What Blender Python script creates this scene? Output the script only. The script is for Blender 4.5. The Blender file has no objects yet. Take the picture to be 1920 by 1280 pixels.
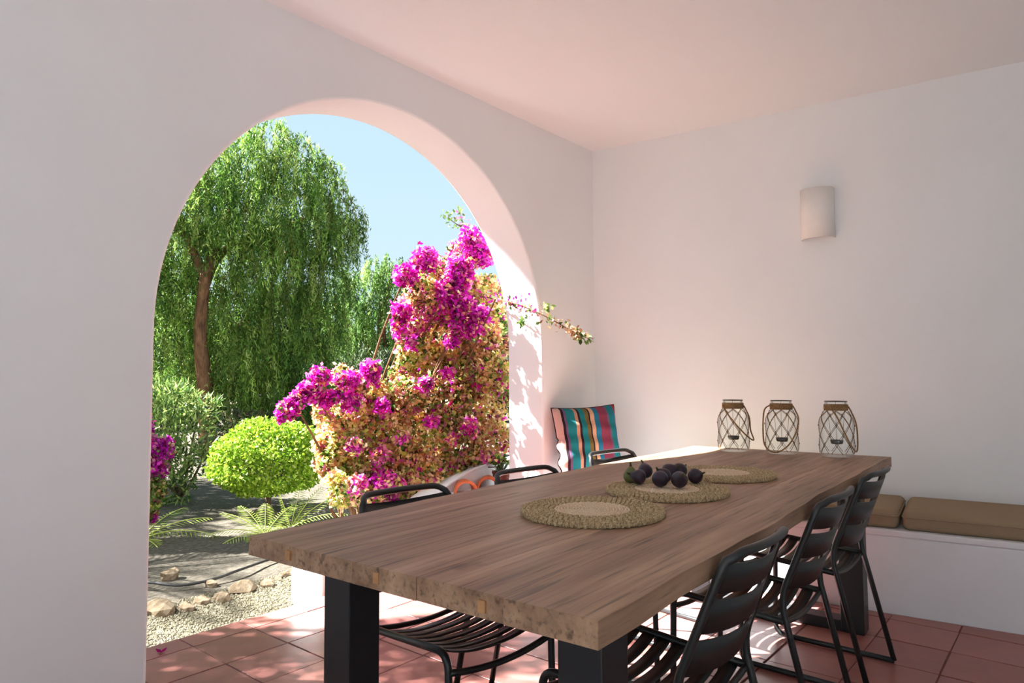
import bpy, math, random
import numpy as np
from mathutils import Vector, Matrix

rng = np.random.default_rng(7)
random.seed(7)
SC = bpy.context.scene
COL = SC.collection

# ------------------------------------------------------------------ camera
CAM = np.array([-4.19180, -2.70558, 1.16])
FPX, PITCH, ROLL, AZ = 1275.76, 0.055633, -0.005674, math.radians(39.7725)
cd = bpy.data.cameras.new('camera')
cam = bpy.data.objects.new('camera', cd)
COL.objects.link(cam)
cd.sensor_fit = 'HORIZONTAL'
cd.sensor_width = 36.0
cd.lens = 36.0 * FPX / 1920.0
cd.clip_start = 0.05
cd.clip_end = 300
cam.matrix_world = (Matrix.Translation(Vector(CAM)) @ Matrix.Rotation(AZ - math.pi / 2, 4, 'Z')
                    @ Matrix.Rotation(math.pi / 2 + PITCH, 4, 'X') @ Matrix.Rotation(ROLL, 4, 'Z'))
SC.camera = cam

# ------------------------------------------------------------------ light
SUN_DIR = Vector((0.70, -1.0, -1.20)).normalized()
sl = bpy.data.lights.new('sun', 'SUN')
sun = bpy.data.objects.new('sun', sl)
COL.objects.link(sun)
sl.energy = 19
sl.angle = math.radians(0.55)
sl.color = (0.96, 0.972, 0.965)
sun.rotation_mode = 'QUATERNION'
sun.rotation_quaternion = SUN_DIR.to_track_quat('-Z', 'Y')
sun.location = (-12, 14, 18)

world = bpy.data.worlds.new('sky')
SC.world = world
world.use_nodes = True
wn_ = world.node_tree
wn_.nodes.clear()
w_out = wn_.nodes.new('ShaderNodeOutputWorld')
w_bg = wn_.nodes.new('ShaderNodeBackground')
w_tc = wn_.nodes.new('ShaderNodeTexCoord')
w_sep = wn_.nodes.new('ShaderNodeSeparateXYZ')
w_ramp = wn_.nodes.new('ShaderNodeValToRGB')
w_ramp.color_ramp.elements[0].position = 0.0
w_ramp.color_ramp.elements[0].color = (0.27, 0.345, 0.37, 1)
w_ramp.color_ramp.elements[1].position = 1.0
w_ramp.color_ramp.elements[1].color = (0.15, 0.255, 0.36, 1)
wn_.links.new(w_tc.outputs['Generated'], w_sep.inputs[0])
wn_.links.new(w_sep.outputs['Z'], w_ramp.inputs[0])
wn_.links.new(w_ramp.outputs[0], w_bg.inputs[0])
wn_.links.new(w_bg.outputs[0], w_out.inputs[0])
w_bg.inputs[1].default_value = 1.0

vs = SC.view_settings
vs.view_transform = 'Standard'
vs.look = 'None'
vs.exposure = 1.45
vs.gamma = 1.0
vs.use_curve_mapping = False
SC.cycles.use_denoising = True
SC.cycles.max_bounces = 14
SC.cycles.diffuse_bounces = 7
SC.cycles.glossy_bounces = 4
SC.cycles.transmission_bounces = 8
SC.cycles.transparent_max_bounces = 24
SC.cycles.sample_clamp_indirect = 6.0
SC.cycles.caustics_reflective = False
SC.cycles.caustics_refractive = False

# ------------------------------------------------------------------ pixel helpers (1920 x 1280 frame)
FW = np.array([math.cos(AZ), math.sin(AZ)])
RT = np.array([FW[1], -FW[0]])


def ray(x, y):
    X, Y = x - 960.0, y - 640.0
    c, s = math.cos(ROLL), math.sin(ROLL)
    X, Y = X * c + Y * s, -X * s + Y * c
    dx, dy, dz = X / FPX, 1.0, -Y / FPX
    c, s = math.cos(PITCH), math.sin(PITCH)
    dy, dz = dy * c - dz * s, dy * s + dz * c
    v = RT * dx + FW * dy
    return np.array([v[0], v[1], dz])


def onz(x, y, z):
    r = ray(x, y)
    return CAM + r * ((z - CAM[2]) / r[2])


def onY(x, y, Y):
    r = ray(x, y)
    return CAM + r * ((Y - CAM[1]) / r[1])


def at(x, y, d):
    r = ray(x, y)
    return CAM + r * (d / np.linalg.norm(r))


# ------------------------------------------------------------------ materials
def lin(c):
    return tuple(((v / 255.0) / 12.92 if v / 255.0 <= 0.04045 else ((v / 255.0 + 0.055) / 1.055) ** 2.4) for v in c)


class Mat:
    def __init__(self, name):
        self.m = bpy.data.materials.new(name)
        self.m.use_nodes = True
        self.t = self.m.node_tree
        self.n = self.t.nodes
        self.b = self.n['Principled BSDF']
        self.out = self.n['Material Output']

    def node(self, kind, **kw):
        nd = self.n.new(kind)
        for k, v in kw.items():
            if hasattr(nd, k):
                setattr(nd, k, v)
            else:
                nd.inputs[k].default_value = v
        return nd

    def link(self, a, b):
        self.t.links.new(a, b)

    def set(self, col=None, rough=None, metal=None, spec=None):
        if col is not None:
            self.b.inputs['Base Color'].default_value = (*col, 1)
        if rough is not None:
            self.b.inputs['Roughness'].default_value = rough
        if metal is not None:
            self.b.inputs['Metallic'].default_value = metal
        if spec is not None:
            self.b.inputs['Specular IOR Level'].default_value = spec
        return self

    def coords(self, scale=(1, 1, 1), out='Object'):
        tc = self.node('ShaderNodeTexCoord')
        mp = self.node('ShaderNodeMapping')
        mp.inputs['Scale'].default_value = scale
        self.link(tc.outputs[out], mp.inputs[0])
        return mp.outputs[0]

    def noise(self, vec, scale, detail=4, rough=0.6):
        n = self.node('ShaderNodeTexNoise')
        n.inputs['Scale'].default_value = scale
        n.inputs['Detail'].default_value = detail
        n.inputs['Roughness'].default_value = rough
        if vec is not None:
            self.link(vec, n.inputs['Vector'])
        return n.outputs['Fac']

    def ramp(self, fac, stops, interp='LINEAR'):
        r = self.node('ShaderNodeValToRGB')
        cr = r.color_ramp
        cr.interpolation = interp
        while len(cr.elements) < len(stops):
            cr.elements.new(0.5)
        for e, (p, c) in zip(cr.elements, stops):
            e.position = p
            e.color = (*c, 1)
        self.link(fac, r.inputs[0])
        return r.outputs[0]

    def bump(self, fac, strength, dist=0.01, prev=None):
        b = self.node('ShaderNodeBump')
        b.inputs['Strength'].default_value = strength
        b.inputs['Distance'].default_value = dist
        self.link(fac, b.inputs['Height'])
        if prev is not None:
            self.link(prev, b.inputs['Normal'])
        return b.outputs[0]

    def mul(self, a, b):
        m = self.node('ShaderNodeMix', data_type='RGBA', blend_type='MULTIPLY')
        m.inputs['Factor'].default_value = 1.0
        self.link(a, m.inputs['A'])
        self.link(b, m.inputs['B'])
        return m.outputs['Result']


def plaster(name, c, amt=0.04):
    M = Mat(name)
    v = M.coords()
    lo = tuple(x * (1 - amt) for x in c)
    M.link(M.ramp(M.noise(v, 1.6, 5), [(0.3, lo), (0.7, c)]), M.b.inputs['Base Color'])
    b1 = M.bump(M.noise(v, 3.0, 3), 0.12, 0.02)
    b2 = M.bump(M.noise(v, 70.0, 3), 0.05, 0.004, b1)
    M.link(b2, M.b.inputs['Normal'])
    M.set(rough=0.85, spec=0.25)
    return M.m


def simple(name, c, rough=0.6, metal=0.0, spec=0.5, var=0.0, vs_=30.0, bump=0.0):
    M = Mat(name).set(c, rough, metal, spec)
    if var or bump:
        v = M.coords()
        f = M.noise(v, vs_, 4)
        if var:
            M.link(M.ramp(f, [(0.3, tuple(x * (1 - var) for x in c)), (0.7, tuple(min(1, x * (1 + var)) for x in c))]),
                   M.b.inputs['Base Color'])
        if bump:
            M.link(M.bump(f, bump, 0.01), M.b.inputs['Normal'])
    return M.m


def leafmat(name, trans=0.35, rough=0.55, spec=0.3):
    """leaf colour comes from the per-leaf colour attribute (species colour and age of each leaf)"""
    M = Mat(name)
    a = M.node('ShaderNodeAttribute', attribute_name='tint')
    M.link(a.outputs['Color'], M.b.inputs['Base Color'])
    M.set(rough=rough, spec=spec)
    tr = M.node('ShaderNodeBsdfTranslucent')
    M.link(a.outputs['Color'], tr.inputs[0])
    mx = M.node('ShaderNodeMixShader')
    mx.inputs[0].default_value = trans
    M.link(M.b.outputs[0], mx.inputs[1])
    M.link(tr.outputs[0], mx.inputs[2])
    M.link(mx.outputs[0], M.out.inputs[0])
    return M.m


def tile_mat():
    M = Mat('terracotta_tile')
    oi = M.node('ShaderNodeObjectInfo')
    v = M.coords()
    base = M.ramp(oi.outputs['Random'], [(0.0, lin((146, 90, 82))), (0.35, lin((166, 108, 98))), (0.7, lin((156, 99, 93))), (1.0, lin((178, 120, 108)))])
    f = M.noise(v, 9.0, 6, 0.65)
    st = M.ramp(f, [(0.25, (0.72, 0.7, 0.72)), (0.6, (1, 1, 1)), (0.85, (1.12, 1.1, 1.1))])
    M.link(M.mul(base, st), M.b.inputs['Base Color'])
    r = M.node('ShaderNodeMapRange')
    r.inputs['To Min'].default_value = 0.22
    r.inputs['To Max'].default_value = 0.5
    M.link(f, r.inputs['Value'])
    M.link(r.outputs[0], M.b.inputs['Roughness'])
    M.link(M.bump(M.noise(v, 14.0, 4), 0.12, 0.01), M.b.inputs['Normal'])
    return M.m


def wood_mat():
    M = Mat('weathered_teak')
    oi = M.node('ShaderNodeObjectInfo')
    tc = M.node('ShaderNodeTexCoord')
    add = M.node('ShaderNodeVectorMath', operation='ADD')
    cmb = M.node('ShaderNodeCombineXYZ')
    mr = M.node('ShaderNodeMath', operation='MULTIPLY')
    mr.inputs[1].default_value = 37.0
    M.link(oi.outputs['Random'], mr.inputs[0])
    M.link(mr.outputs[0], cmb.inputs[0])
    M.link(mr.outputs[0], cmb.inputs[2])
    M.link(tc.outputs['Object'], add.inputs[0])
    M.link(cmb.outputs[0], add.inputs[1])
    mp = M.node('ShaderNodeMapping')
    mp.inputs['Scale'].default_value = (0.9, 16.0, 16.0)
    M.link(add.outputs[0], mp.inputs[0])
    mp2 = M.node('ShaderNodeMapping')
    mp2.inputs['Scale'].default_value = (3.5, 90.0, 90.0)
    M.link(add.outputs[0], mp2.inputs[0])
    mp3 = M.node('ShaderNodeMapping')
    mp3.inputs['Scale'].default_value = (1.3, 4.0, 4.0)
    M.link(add.outputs[0], mp3.inputs[0])
    f1 = M.noise(mp.outputs[0], 1.0, 8, 0.62)
    f2 = M.noise(mp2.outputs[0], 1.0, 5, 0.6)
    f3 = M.noise(mp3.outputs[0], 1.0, 3, 0.5)
    c1 = M.ramp(f1, [(0.24, lin((92, 68, 54))), (0.40, lin((140, 108, 84))), (0.58, lin((168, 134, 106))), (0.78, lin((192, 160, 130)))])
    c2 = M.ramp(f2, [(0.30, (0.42, 0.40, 0.40)), (0.46, (0.95, 0.95, 0.95)), (0.8, (1.14, 1.12, 1.08))])
    c3 = M.ramp(f3, [(0.3, (0.84, 0.82, 0.82)), (0.6, (1, 1, 1)), (0.8, (1.08, 1.02, 0.96))])
    mp4 = M.node('ShaderNodeMapping')
    mp4.inputs['Scale'].default_value = (2.2, 34.0, 34.0)
    mp4.inputs['Location'].default_value = (3.1, 7.7, 1.3)
    M.link(add.outputs[0], mp4.inputs[0])
    f4 = M.noise(mp4.outputs[0], 1.0, 3, 0.5)
    c4 = M.ramp(f4, [(0.0, (1, 1, 1)), (0.64, (1, 1, 1)), (0.70, (0.52, 0.5, 0.5)), (0.8, (0.42, 0.4, 0.4))])
    mp5 = M.node('ShaderNodeMapping')
    mp5.inputs['Scale'].default_value = (5.0, 11.0, 11.0)
    M.link(add.outputs[0], mp5.inputs[0])
    f5 = M.noise(mp5.outputs[0], 1.0, 2, 0.5)
    c5 = M.ramp(f5, [(0.0, (1, 1, 1)), (0.70, (1, 1, 1)), (0.78, (0.5, 0.45, 0.42))])
    M.link(M.mul(M.mul(M.mul(M.mul(c1, c2), c3), c4), c5), M.b.inputs['Base Color'])
    b1 = M.bump(f2, 0.25, 0.003)
    b2 = M.bump(f1, 0.15, 0.006, b1)
    M.link(b2, M.b.inputs['Normal'])
    M.set(rough=0.5, spec=0.4)
    return M.m


def glass_mat():
    M = Mat('clear_glass')
    tr = M.node('ShaderNodeBsdfTransparent')
    tr.inputs[0].default_value = (0.985, 0.995, 0.99, 1)
    gl = M.node('ShaderNodeBsdfGlossy')
    gl.inputs['Roughness'].default_value = 0.03
    lw = M.node('ShaderNodeLayerWeight')
    lw.inputs['Blend'].default_value = 0.5
    pw = M.node('ShaderNodeMath', operation='POWER')
    pw.inputs[1].default_value = 3.5
    M.link(lw.outputs['Facing'], pw.inputs[0])
    fr = M.node('ShaderNodeMapRange')
    fr.inputs['To Min'].default_value = 0.03
    fr.inputs['To Max'].default_value = 0.75
    M.link(pw.outputs[0], fr.inputs['Value'])
    mx = M.node('ShaderNodeMixShader')
    M.link(fr.outputs[0], mx.inputs[0])
    M.link(tr.outputs[0], mx.inputs[1])
    M.link(gl.outputs[0], mx.inputs[2])
    M.link(mx.outputs[0], M.out.inputs[0])
    return M.m


def rope_mat(name, c1, c2, scale=220.0):
    M = Mat(name)
    v = M.coords()
    f = M.noise(v, scale, 3)
    M.link(M.ramp(f, [(0.35, c1), (0.65, c2)]), M.b.inputs['Base Color'])
    M.link(M.bump(f, 0.6, 0.003), M.b.inputs['Normal'])
    M.set(rough=0.9, spec=0.1)
    return M.m


def bark_mat(name, c1, c2):
    M = Mat(name)
    v = M.coords((7, 7, 1.6))
    f = M.noise(v, 3.0, 6, 0.7)
    M.link(M.ramp(f, [(0.3, c1), (0.7, c2)]), M.b.inputs['Base Color'])
    M.link(M.bump(f, 0.8, 0.03), M.b.inputs['Normal'])
    M.set(rough=0.9, spec=0.15)
    return M.m


def ground_mat(name, c1, c2, c3, sc=26.0):
    M = Mat(name)
    v = M.coords()
    f = M.noise(v, sc, 8, 0.75)
    g = M.noise(v, 0.9, 4, 0.6)
    a = M.ramp(f, [(0.3, c1), (0.52, c2), (0.72, c3)])
    b = M.ramp(g, [(0.35, (0.86, 0.84, 0.82)), (0.65, (1.04, 1.03, 1.0))])
    M.link(M.mul(a, b), M.b.inputs['Base Color'])
    M.link(M.bump(f, 0.9, 0.03), M.b.inputs['Normal'])
    M.set(rough=0.95, spec=0.1)
    return M.m


def pillow_mat():
    M = Mat('striped_weave')
    tc = M.node('ShaderNodeTexCoord')
    sp = M.node('ShaderNodeSeparateXYZ')
    M.link(tc.outputs['Object'], sp.inputs[0])
    mr = M.node('ShaderNodeMapRange')
    mr.inputs['From Min'].default_value = -0.225
    mr.inputs['From Max'].default_value = 0.225
    M.link(sp.outputs['X'], mr.inputs['Value'])
    pink, dk, tl, og, pe, bl, ol, ma, rd, vi = [lin(c) for c in (
        (214, 168, 156), (52, 34, 44), (36, 128, 134), (198, 148, 122), (222, 172, 138), (44, 118, 150),
        (122, 104, 58), (140, 62, 84), (176, 52, 36), (120, 88, 120))]
    st = [(0.0, pink), (0.085, dk), (0.12, vi), (0.15, tl), (0.27, og), (0.32, dk), (0.355, tl), (0.44, ol), (0.50, dk),
          (0.52, pe), (0.58, bl), (0.655, ma), (0.80, vi), (0.83, tl), (0.91, bl), (0.95, rd)]
    c = M.ramp(mr.outputs[0], st, 'CONSTANT')
    v = M.coords((260, 260, 260))
    f = M.noise(v, 1.0, 2)
    sh = M.ramp(f, [(0.3, (0.82, 0.82, 0.82)), (0.7, (1.08, 1.08, 1.08))])
    M.link(M.mul(c, sh), M.b.inputs['Base Color'])
    M.link(M.bump(f, 0.5, 0.002), M.b.inputs['Normal'])
    M.set(rough=0.92, spec=0.15)
    return M.m


def fabric_mat(name, c):
    M = Mat(name)
    v = M.coords()
    f = M.noise(v, 400.0, 2)
    M.link(M.ramp(f, [(0.3, tuple(x * 0.82 for x in c)), (0.7, c)]), M.b.inputs['Base Color'])
    b = M.bump(f, 0.3, 0.002)
    M.link(M.bump(M.noise(v, 6.0, 3), 0.25, 0.03, b), M.b.inputs['Normal'])
    M.set(rough=0.95, spec=0.1)
    return M.m


def fig_mat(name, c1, c2):
    M = Mat(name)
    v = M.coords((1, 1, 0.35))
    f = M.noise(v, 55.0, 4)
    M.link(M.ramp(f, [(0.3, c1), (0.75, c2)]), M.b.inputs['Base Color'])
    M.set(rough=0.45, spec=0.45)
    return M.m


M_WALL = plaster('lime_plaster_wall', (0.845, 0.85, 0.855))
M_CEIL = plaster('painted_ceiling', (0.86, 0.86, 0.86), 0.02)
M_BENCH = plaster('bench_plaster', (0.82, 0.83, 0.85), 0.05)
M_GROUT = simple('floor_grout', lin((112, 66, 58)), 0.85, var=0.2, vs_=20)
M_TILE = tile_mat()
M_PAVE = simple('bounce_paving', (0.38, 0.4, 0.44), 0.7, var=0.08, vs_=6, bump=0.05)  # made-up paving out of view, pale grey to bounce neutral light indoors
M_WOOD = wood_mat()
M_PLUG = simple('pale_wood_plug', lin((176, 128, 84)), 0.55, var=0.15, vs_=60)
M_STEEL = simple('black_steel', lin((30, 31, 33)), 0.42, 0.0, 0.5, var=0.12, vs_=8)
M_CHAIR = simple('black_powder_coat', lin((34, 36, 36)), 0.38, 0.0, 0.5, var=0.08, vs_=14)
M_GLASS = glass_mat()
M_ROPE = rope_mat('jute_rope', lin((120, 88, 58)), lin((176, 140, 100)))
M_NET = rope_mat('net_cord', lin((98, 76, 54)), lin((150, 122, 92)))
M_WIRE = simple('dark_wire', lin((70, 66, 62)), 0.4, 0.6)
M_TIN = simple('tin_cup', lin((96, 98, 100)), 0.35, 0.8)
M_WAX = simple('white_wax', lin((235, 230, 215)), 0.5)
M_BRAID = rope_mat('seagrass_braid', lin((150, 126, 94)), lin((214, 192, 154)), 260)
M_BRAID2 = rope_mat('pale_raffia', lin((198, 172, 142)), lin((236, 216, 188)), 300)
M_CUSH = fabric_mat('taupe_cushion', lin((158, 138, 112)))
M_PILLOW = pillow_mat()
M_PIPING = fabric_mat('dark_piping', lin((48, 34, 40)))
M_SCONCE = simple('plaster_sconce', (0.84, 0.81, 0.77), 0.8, var=0.03, vs_=12)
M_BULB = simple('frosted_bulb', (0.8, 0.8, 0.78), 0.3)
M_CLAY = simple('terracotta_clay', lin((196, 104, 62)), 0.75, var=0.18, vs_=16, bump=0.2)
M_CLAY2 = simple('dark_clay', lin((128, 62, 48)), 0.8, var=0.2, vs_=14, bump=0.2)
M_GRAVEL = ground_mat('pale_gravel', lin((78, 74, 60)), lin((116, 110, 92)), lin((146, 140, 122)), 55.0)
M_SOIL = ground_mat('dusty_bed_gravel', lin((70, 64, 56)), lin((102, 95, 84)), lin((132, 124, 112)), 30.0)
M_PEBBLE = ground_mat('pebbles', lin((90, 84, 66)), lin((124, 117, 98)), lin((152, 146, 128)), 12.0)
M_ROCK = ground_mat('limestone_rock', lin((96, 80, 62)), lin((128, 112, 92)), lin((152, 140, 122)), 9.0)
M_HOSE = simple('black_hose', lin((38, 36, 34)), 0.5)
M_LEAF = leafmat('leaf')
M_BRACT = leafmat('bract', 0.68, 0.7, 0.15)
M_BARK = bark_mat('brown_bark', lin((72, 48, 34)), lin((140, 104, 76)))
M_BARK2 = bark_mat('grey_bark', lin((60, 50, 40)), lin((118, 100, 82)))

# ------------------------------------------------------------------ object helpers


def tag(o, label=None, cat=None, group=None, kind=None):
    if label:
        o['label'] = label
    if cat:
        o['category'] = cat
    if group:
        o['group'] = group
    if kind:
        o['kind'] = kind
    return o


def empty(name, loc=(0, 0, 0), rz=0.0):
    o = bpy.data.objects.new(name, None)
    COL.objects.link(o)
    o.location = loc
    o.rotation_euler = (0, 0, rz)
    o.empty_display_size = 0.1
    return o


class MB:
    def __init__(self):
        self.v = []
        self.f = []

    def add(self, vs_, fs):
        k = len(self.v)
        self.v += [tuple(p) for p in vs_]
        self.f += [tuple(i + k for i in f) for f in fs]
        return self

    def box(self, lo, hi):
        x0, y0, z0 = lo
        x1, y1, z1 = hi
        return self.add([(x0, y0, z0), (x1, y0, z0), (x1, y1, z0), (x0, y1, z0), (x0, y0, z1), (x1, y0, z1), (x1, y1, z1), (x0, y1, z1)],
                        [(3, 2, 1, 0), (4, 5, 6, 7), (0, 1, 5, 4), (1, 2, 6, 5), (2, 3, 7, 6), (3, 0, 4, 7)])

    def tube(self, pts, r, seg=8, closed=False, caps=True):
        P = [np.array(p, float) for p in pts]
        n = len(P)
        R = [r] * n if np.isscalar(r) else list(r)
        T = []
        for i in range(n):
            a = P[(i - 1) % n] if (closed or i > 0) else P[i]
            b = P[(i + 1) % n] if (closed or i < n - 1) else P[i]
            t = b - a
            T.append(t / (np.linalg.norm(t) + 1e-12))
        up = np.array([0, 0, 1.0]) if abs(T[0][2]) < 0.9 else np.array([1.0, 0, 0])
        N = np.cross(T[0], up)
        N /= np.linalg.norm(N)
        vs_ = []
        for i in range(n):
            N = N - T[i] * (N @ T[i])
            N /= np.linalg.norm(N) + 1e-12
            B = np.cross(T[i], N)
            for k in range(seg):
                a = 2 * math.pi * k / seg
                vs_.append(P[i] + R[i] * (math.cos(a) * N + math.sin(a) * B))
        fs = []
        m = n if closed else n - 1
        for i in range(m):
            j = (i + 1) % n
            for k in range(seg):
                l = (k + 1) % seg
                fs.append((i * seg + k, i * seg + l, j * seg + l, j * seg + k))
        if caps and not closed:
            fs.append(tuple(range(seg - 1, -1, -1)))
            fs.append(tuple((n - 1) * seg + k for k in range(seg)))
        return self.add(vs_, fs)

    def lathe(self, prof, seg=32, c=(0, 0, 0), cap0=False, cap1=False):
        vs_, fs = [], []
        for (r, z) in prof:
            for k in range(seg):
                a = 2 * math.pi * k / seg
                vs_.append((c[0] + r * math.cos(a), c[1] + r * math.sin(a), c[2] + z))
        for i in range(len(prof) - 1):
            for k in range(seg):
                l = (k + 1) % seg
                fs.append((i * seg + k, i * seg + l, (i + 1) * seg + l, (i + 1) * seg + k))
        if cap0:
            fs.append(tuple(range(seg - 1, -1, -1)))
        if cap1:
            fs.append(tuple((len(prof) - 1) * seg + k for k in range(seg)))
        return self.add(vs_, fs)

    def prism(self, poly, y0, y1):
        """polygon in XZ extruded along Y"""
        n = len(poly)
        vs_ = [(x, y0, z) for x, z in poly] + [(x, y1, z) for x, z in poly]
        fs = [tuple(range(n)), tuple(range(2 * n - 1, n - 1, -1))]
        for i in range(n):
            j = (i + 1) % n
            fs.append((j, i, n + i, n + j))
        return self.add(vs_, fs)

    def build(self, name, mat, parent=None, smooth=False, bevel=0.0, segs=2, solid=0.0, subd=0, angle=40):
        me = bpy.data.meshes.new(name)
        me.from_pydata([tuple(map(float, p)) for p in self.v], [], self.f)
        me.materials.append(mat)
        me.update()
        o = bpy.data.objects.new(name, me)
        COL.objects.link(o)
        if parent is not None:
            o.parent = parent
        if smooth:
            me.polygons.foreach_set('use_smooth', [True] * len(me.polygons))
        if solid:
            md = o.modifiers.new('solid', 'SOLIDIFY')
            md.thickness = solid
            md.offset = 0
        if bevel:
            md = o.modifiers.new('bevel', 'BEVEL')
            md.width = bevel
            md.segments = segs
            md.limit_method = 'ANGLE'
            md.angle_limit = math.radians(angle)
        if subd:
            md = o.modifiers.new('sub', 'SUBSURF')
            md.levels = subd
            md.render_levels = subd
        return o


def fix_normals(o):
    import bmesh
    bm = bmesh.new()
    bm.from_mesh(o.data)
    bmesh.ops.recalc_face_normals(bm, faces=bm.faces)
    bm.to_mesh(o.data)
    bm.free()
    return o


def copy_tree(o, parent=None):
    c = o.copy()
    COL.objects.link(c)
    c.parent = parent
    for ch in list(o.children):
        copy_tree(ch, c)
    return c


def rounded(pts, r, n=6):
    """polyline with its inner corners rounded off"""
    P = [np.array(p, float) for p in pts]
    out = [P[0]]
    for i in range(1, len(P) - 1):
        a, b, c = P[i - 1], P[i], P[i + 1]
        u, v = a - b, c - b
        lu, lv = np.linalg.norm(u), np.linalg.norm(v)
        rr = min(r, lu * 0.49, lv * 0.49)
        s, e = b + u / lu * rr, b + v / lv * rr
        for k in range(n + 1):
            t = k / n
            out.append((1 - t) ** 2 * s + 2 * t * (1 - t) * b + t * t * e)
    out.append(P[-1])
    return out


# ------------------------------------------------------------------ the room
ARX, ARZ, ARR, TH = -1.85062, 1.36378, 1.22085, 0.29544      # arch centre, springing, radius, wall thickness
CEIL = 2.84062
WD = np.array([0.111975, -0.993711])    # along the right wall, from the corner towards the viewer
WN = np.array([0.993711, 0.111975])     # into the right wall
XL, YB = -7.2, -6.5


def arch_wall():
    """porch wall with the round arch"""
    seg = 72
    top = 3.05
    m = MB()

    def panel(CX, XA, XR):
        def loop(off):
            r = ARR + off
            return [(CX - r, -0.16)] + [(CX - r * math.cos(math.pi * i / seg), ARZ + r * math.sin(math.pi * i / seg)) for i in range(seg + 1)] + [(CX + r, -0.16)]
        rings = [(0.014, 0.0), (0.0045, 0.0035), (0.0, 0.012), (0.0, TH - 0.012), (0.0045, TH - 0.0035), (0.014, TH)]
        n = seg + 3
        vs_ = []
        for off, y in rings:
            vs_ += [(x, y, z) for x, z in loop(off)]
        fs = []
        for k in range(len(rings) - 1):
            for i in range(n - 1):
                fs.append((k * n + i, k * n + i + 1, (k + 1) * n + i + 1, (k + 1) * n + i))
        m.add(vs_, fs)
        for y in (0.0, TH):
            lp = loop(0.014)
            vs_ = [(x, y, z) for x, z in lp] + [(x, y, top) for x, z in lp] + [(XA, y, -0.16), (XA, y, ARZ), (XA, y, top), (XR, y, -0.16), (XR, y, ARZ), (XR, y, top)]
            fs = [(i, i + 1, n + i + 1, n + i) for i in range(1, n - 2)]
            q = 2 * n
            fs += [(q, 0, 1, q + 1), (q + 1, 1, n + 1, q + 2), (n - 1, q + 3, q + 4, n - 2), (n - 2, q + 4, q + 5, 2 * n - 2)]
            m.add(vs_, fs)
        m.add([(XA, 0, top), (XA, TH, top), (XR, TH, top), (XR, 0, top)], [(3, 2, 1, 0)])
    XR = 0.36
    panel(ARX, -3.9, XR)
    for y_ in (0.0, TH):
        m.add([(XL, y_, -0.16), (-3.9, y_, -0.16), (-3.9, y_, ARZ), (XL, y_, ARZ)], [(0, 1, 2, 3)])
        m.add([(XL, y_, ARZ), (-3.9, y_, ARZ), (-3.9, y_, top), (XL, y_, top)], [(0, 1, 2, 3)])
    m.add([(XL, 0, -0.16), (XL, TH, -0.16), (XL, TH, ARZ), (XL, 0, ARZ)], [(0, 1, 2, 3)])
    m.add([(XL, 0, ARZ), (XL, TH, ARZ), (XL, TH, top), (XL, 0, top)], [(0, 1, 2, 3)])
    m.add([(XR, 0, -0.16), (XR, TH, -0.16), (XR, TH, ARZ), (XR, 0, ARZ)], [(3, 2, 1, 0)])
    m.add([(XR, 0, ARZ), (XR, TH, ARZ), (XR, TH, top), (XR, 0, top)], [(3, 2, 1, 0)])
    o = m.build('wall_left', M_WALL)
    import bmesh
    bm = bmesh.new()
    bm.from_mesh(o.data)
    bmesh.ops.remove_doubles(bm, verts=bm.verts, dist=1e-5)
    bmesh.ops.recalc_face_normals(bm, faces=bm.faces)
    for f_ in bm.faces:
        f_.smooth = abs(f_.normal.y) < 0.98
    bm.to_mesh(o.data)
    bm.free()
    tag(o, 'white plaster wall with the wide round arch onto the garden', 'wall', kind='structure')
    return o


arch_wall()

# right wall: slab turned a little out of square, as measured
m = MB()
L_, t_ = 6.2, 0.3
c0 = np.array([0.0, 0.0]) - WD * 0.35
pts = [c0, c0 + WD * L_, c0 + WD * L_ + WN * t_, c0 + WN * t_]
m.add([(p[0], p[1], -0.16) for p in pts] + [(p[0], p[1], 3.05) for p in pts],
      [(3, 2, 1, 0), (4, 5, 6, 7), (0, 1, 5, 4), (1, 2, 6, 5), (2, 3, 7, 6), (3, 0, 4, 7)])
o = fix_normals(m.build('wall_right', M_WALL))
tag(o, 'plain white plaster wall behind the bench and wall light', 'wall', kind='structure')

o = MB().box((XL, YB - 0.3, -0.16), (1.2, YB, 3.05)).build('wall_back', M_WALL)
tag(o, 'white house wall behind the viewer closing the porch', 'wall', kind='structure')

m = MB().box((XL - 0.3, YB, -0.16), (XL, -5.4, 3.05)).box((XL - 0.3, -0.5, -0.16), (XL, TH, 3.05)).box((XL - 0.3, -5.4, 2.65), (XL, -0.5, 3.05))  # unseen end wall, its wide opening shaped to admit fill light
o = m.build('wall_end', M_WALL)
tag(o, 'unseen white end wall far to the left, with an opening added for fill light', 'wall', kind='structure')

o = MB().box((XL, YB, CEIL), (1.2, 0.02, CEIL + 0.2)).build('ceiling', M_CEIL)
tag(o, 'smooth white porch ceiling', 'ceiling', kind='structure')

# floor: mortar bed with terracotta tiles laid on it, each tile its own piece
EDGE = 0.472
fl = MB().box((XL, YB, -0.16), (1.0, EDGE - 0.004, -0.0025)).build('floor', M_GROUT)
tag(fl, 'terracotta tiled porch floor with a stepped edge to the gravel', 'floor', kind='structure')
TS, GAP, NOSE = 0.285, 0.007, 0.147
X_FIRST = -2.46 + TS / 2 - 7 * TS


def tile_mesh(w, h):
    o_ = MB().box((-w / 2, -h / 2, -0.008), (w / 2, h / 2, 0.0)).build('tile', M_TILE)
    md_ = o_.modifiers.new('bevel', 'BEVEL')
    md_.width = 0.0012
    md_.segments = 1
    o_.parent = fl
    return o_


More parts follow.
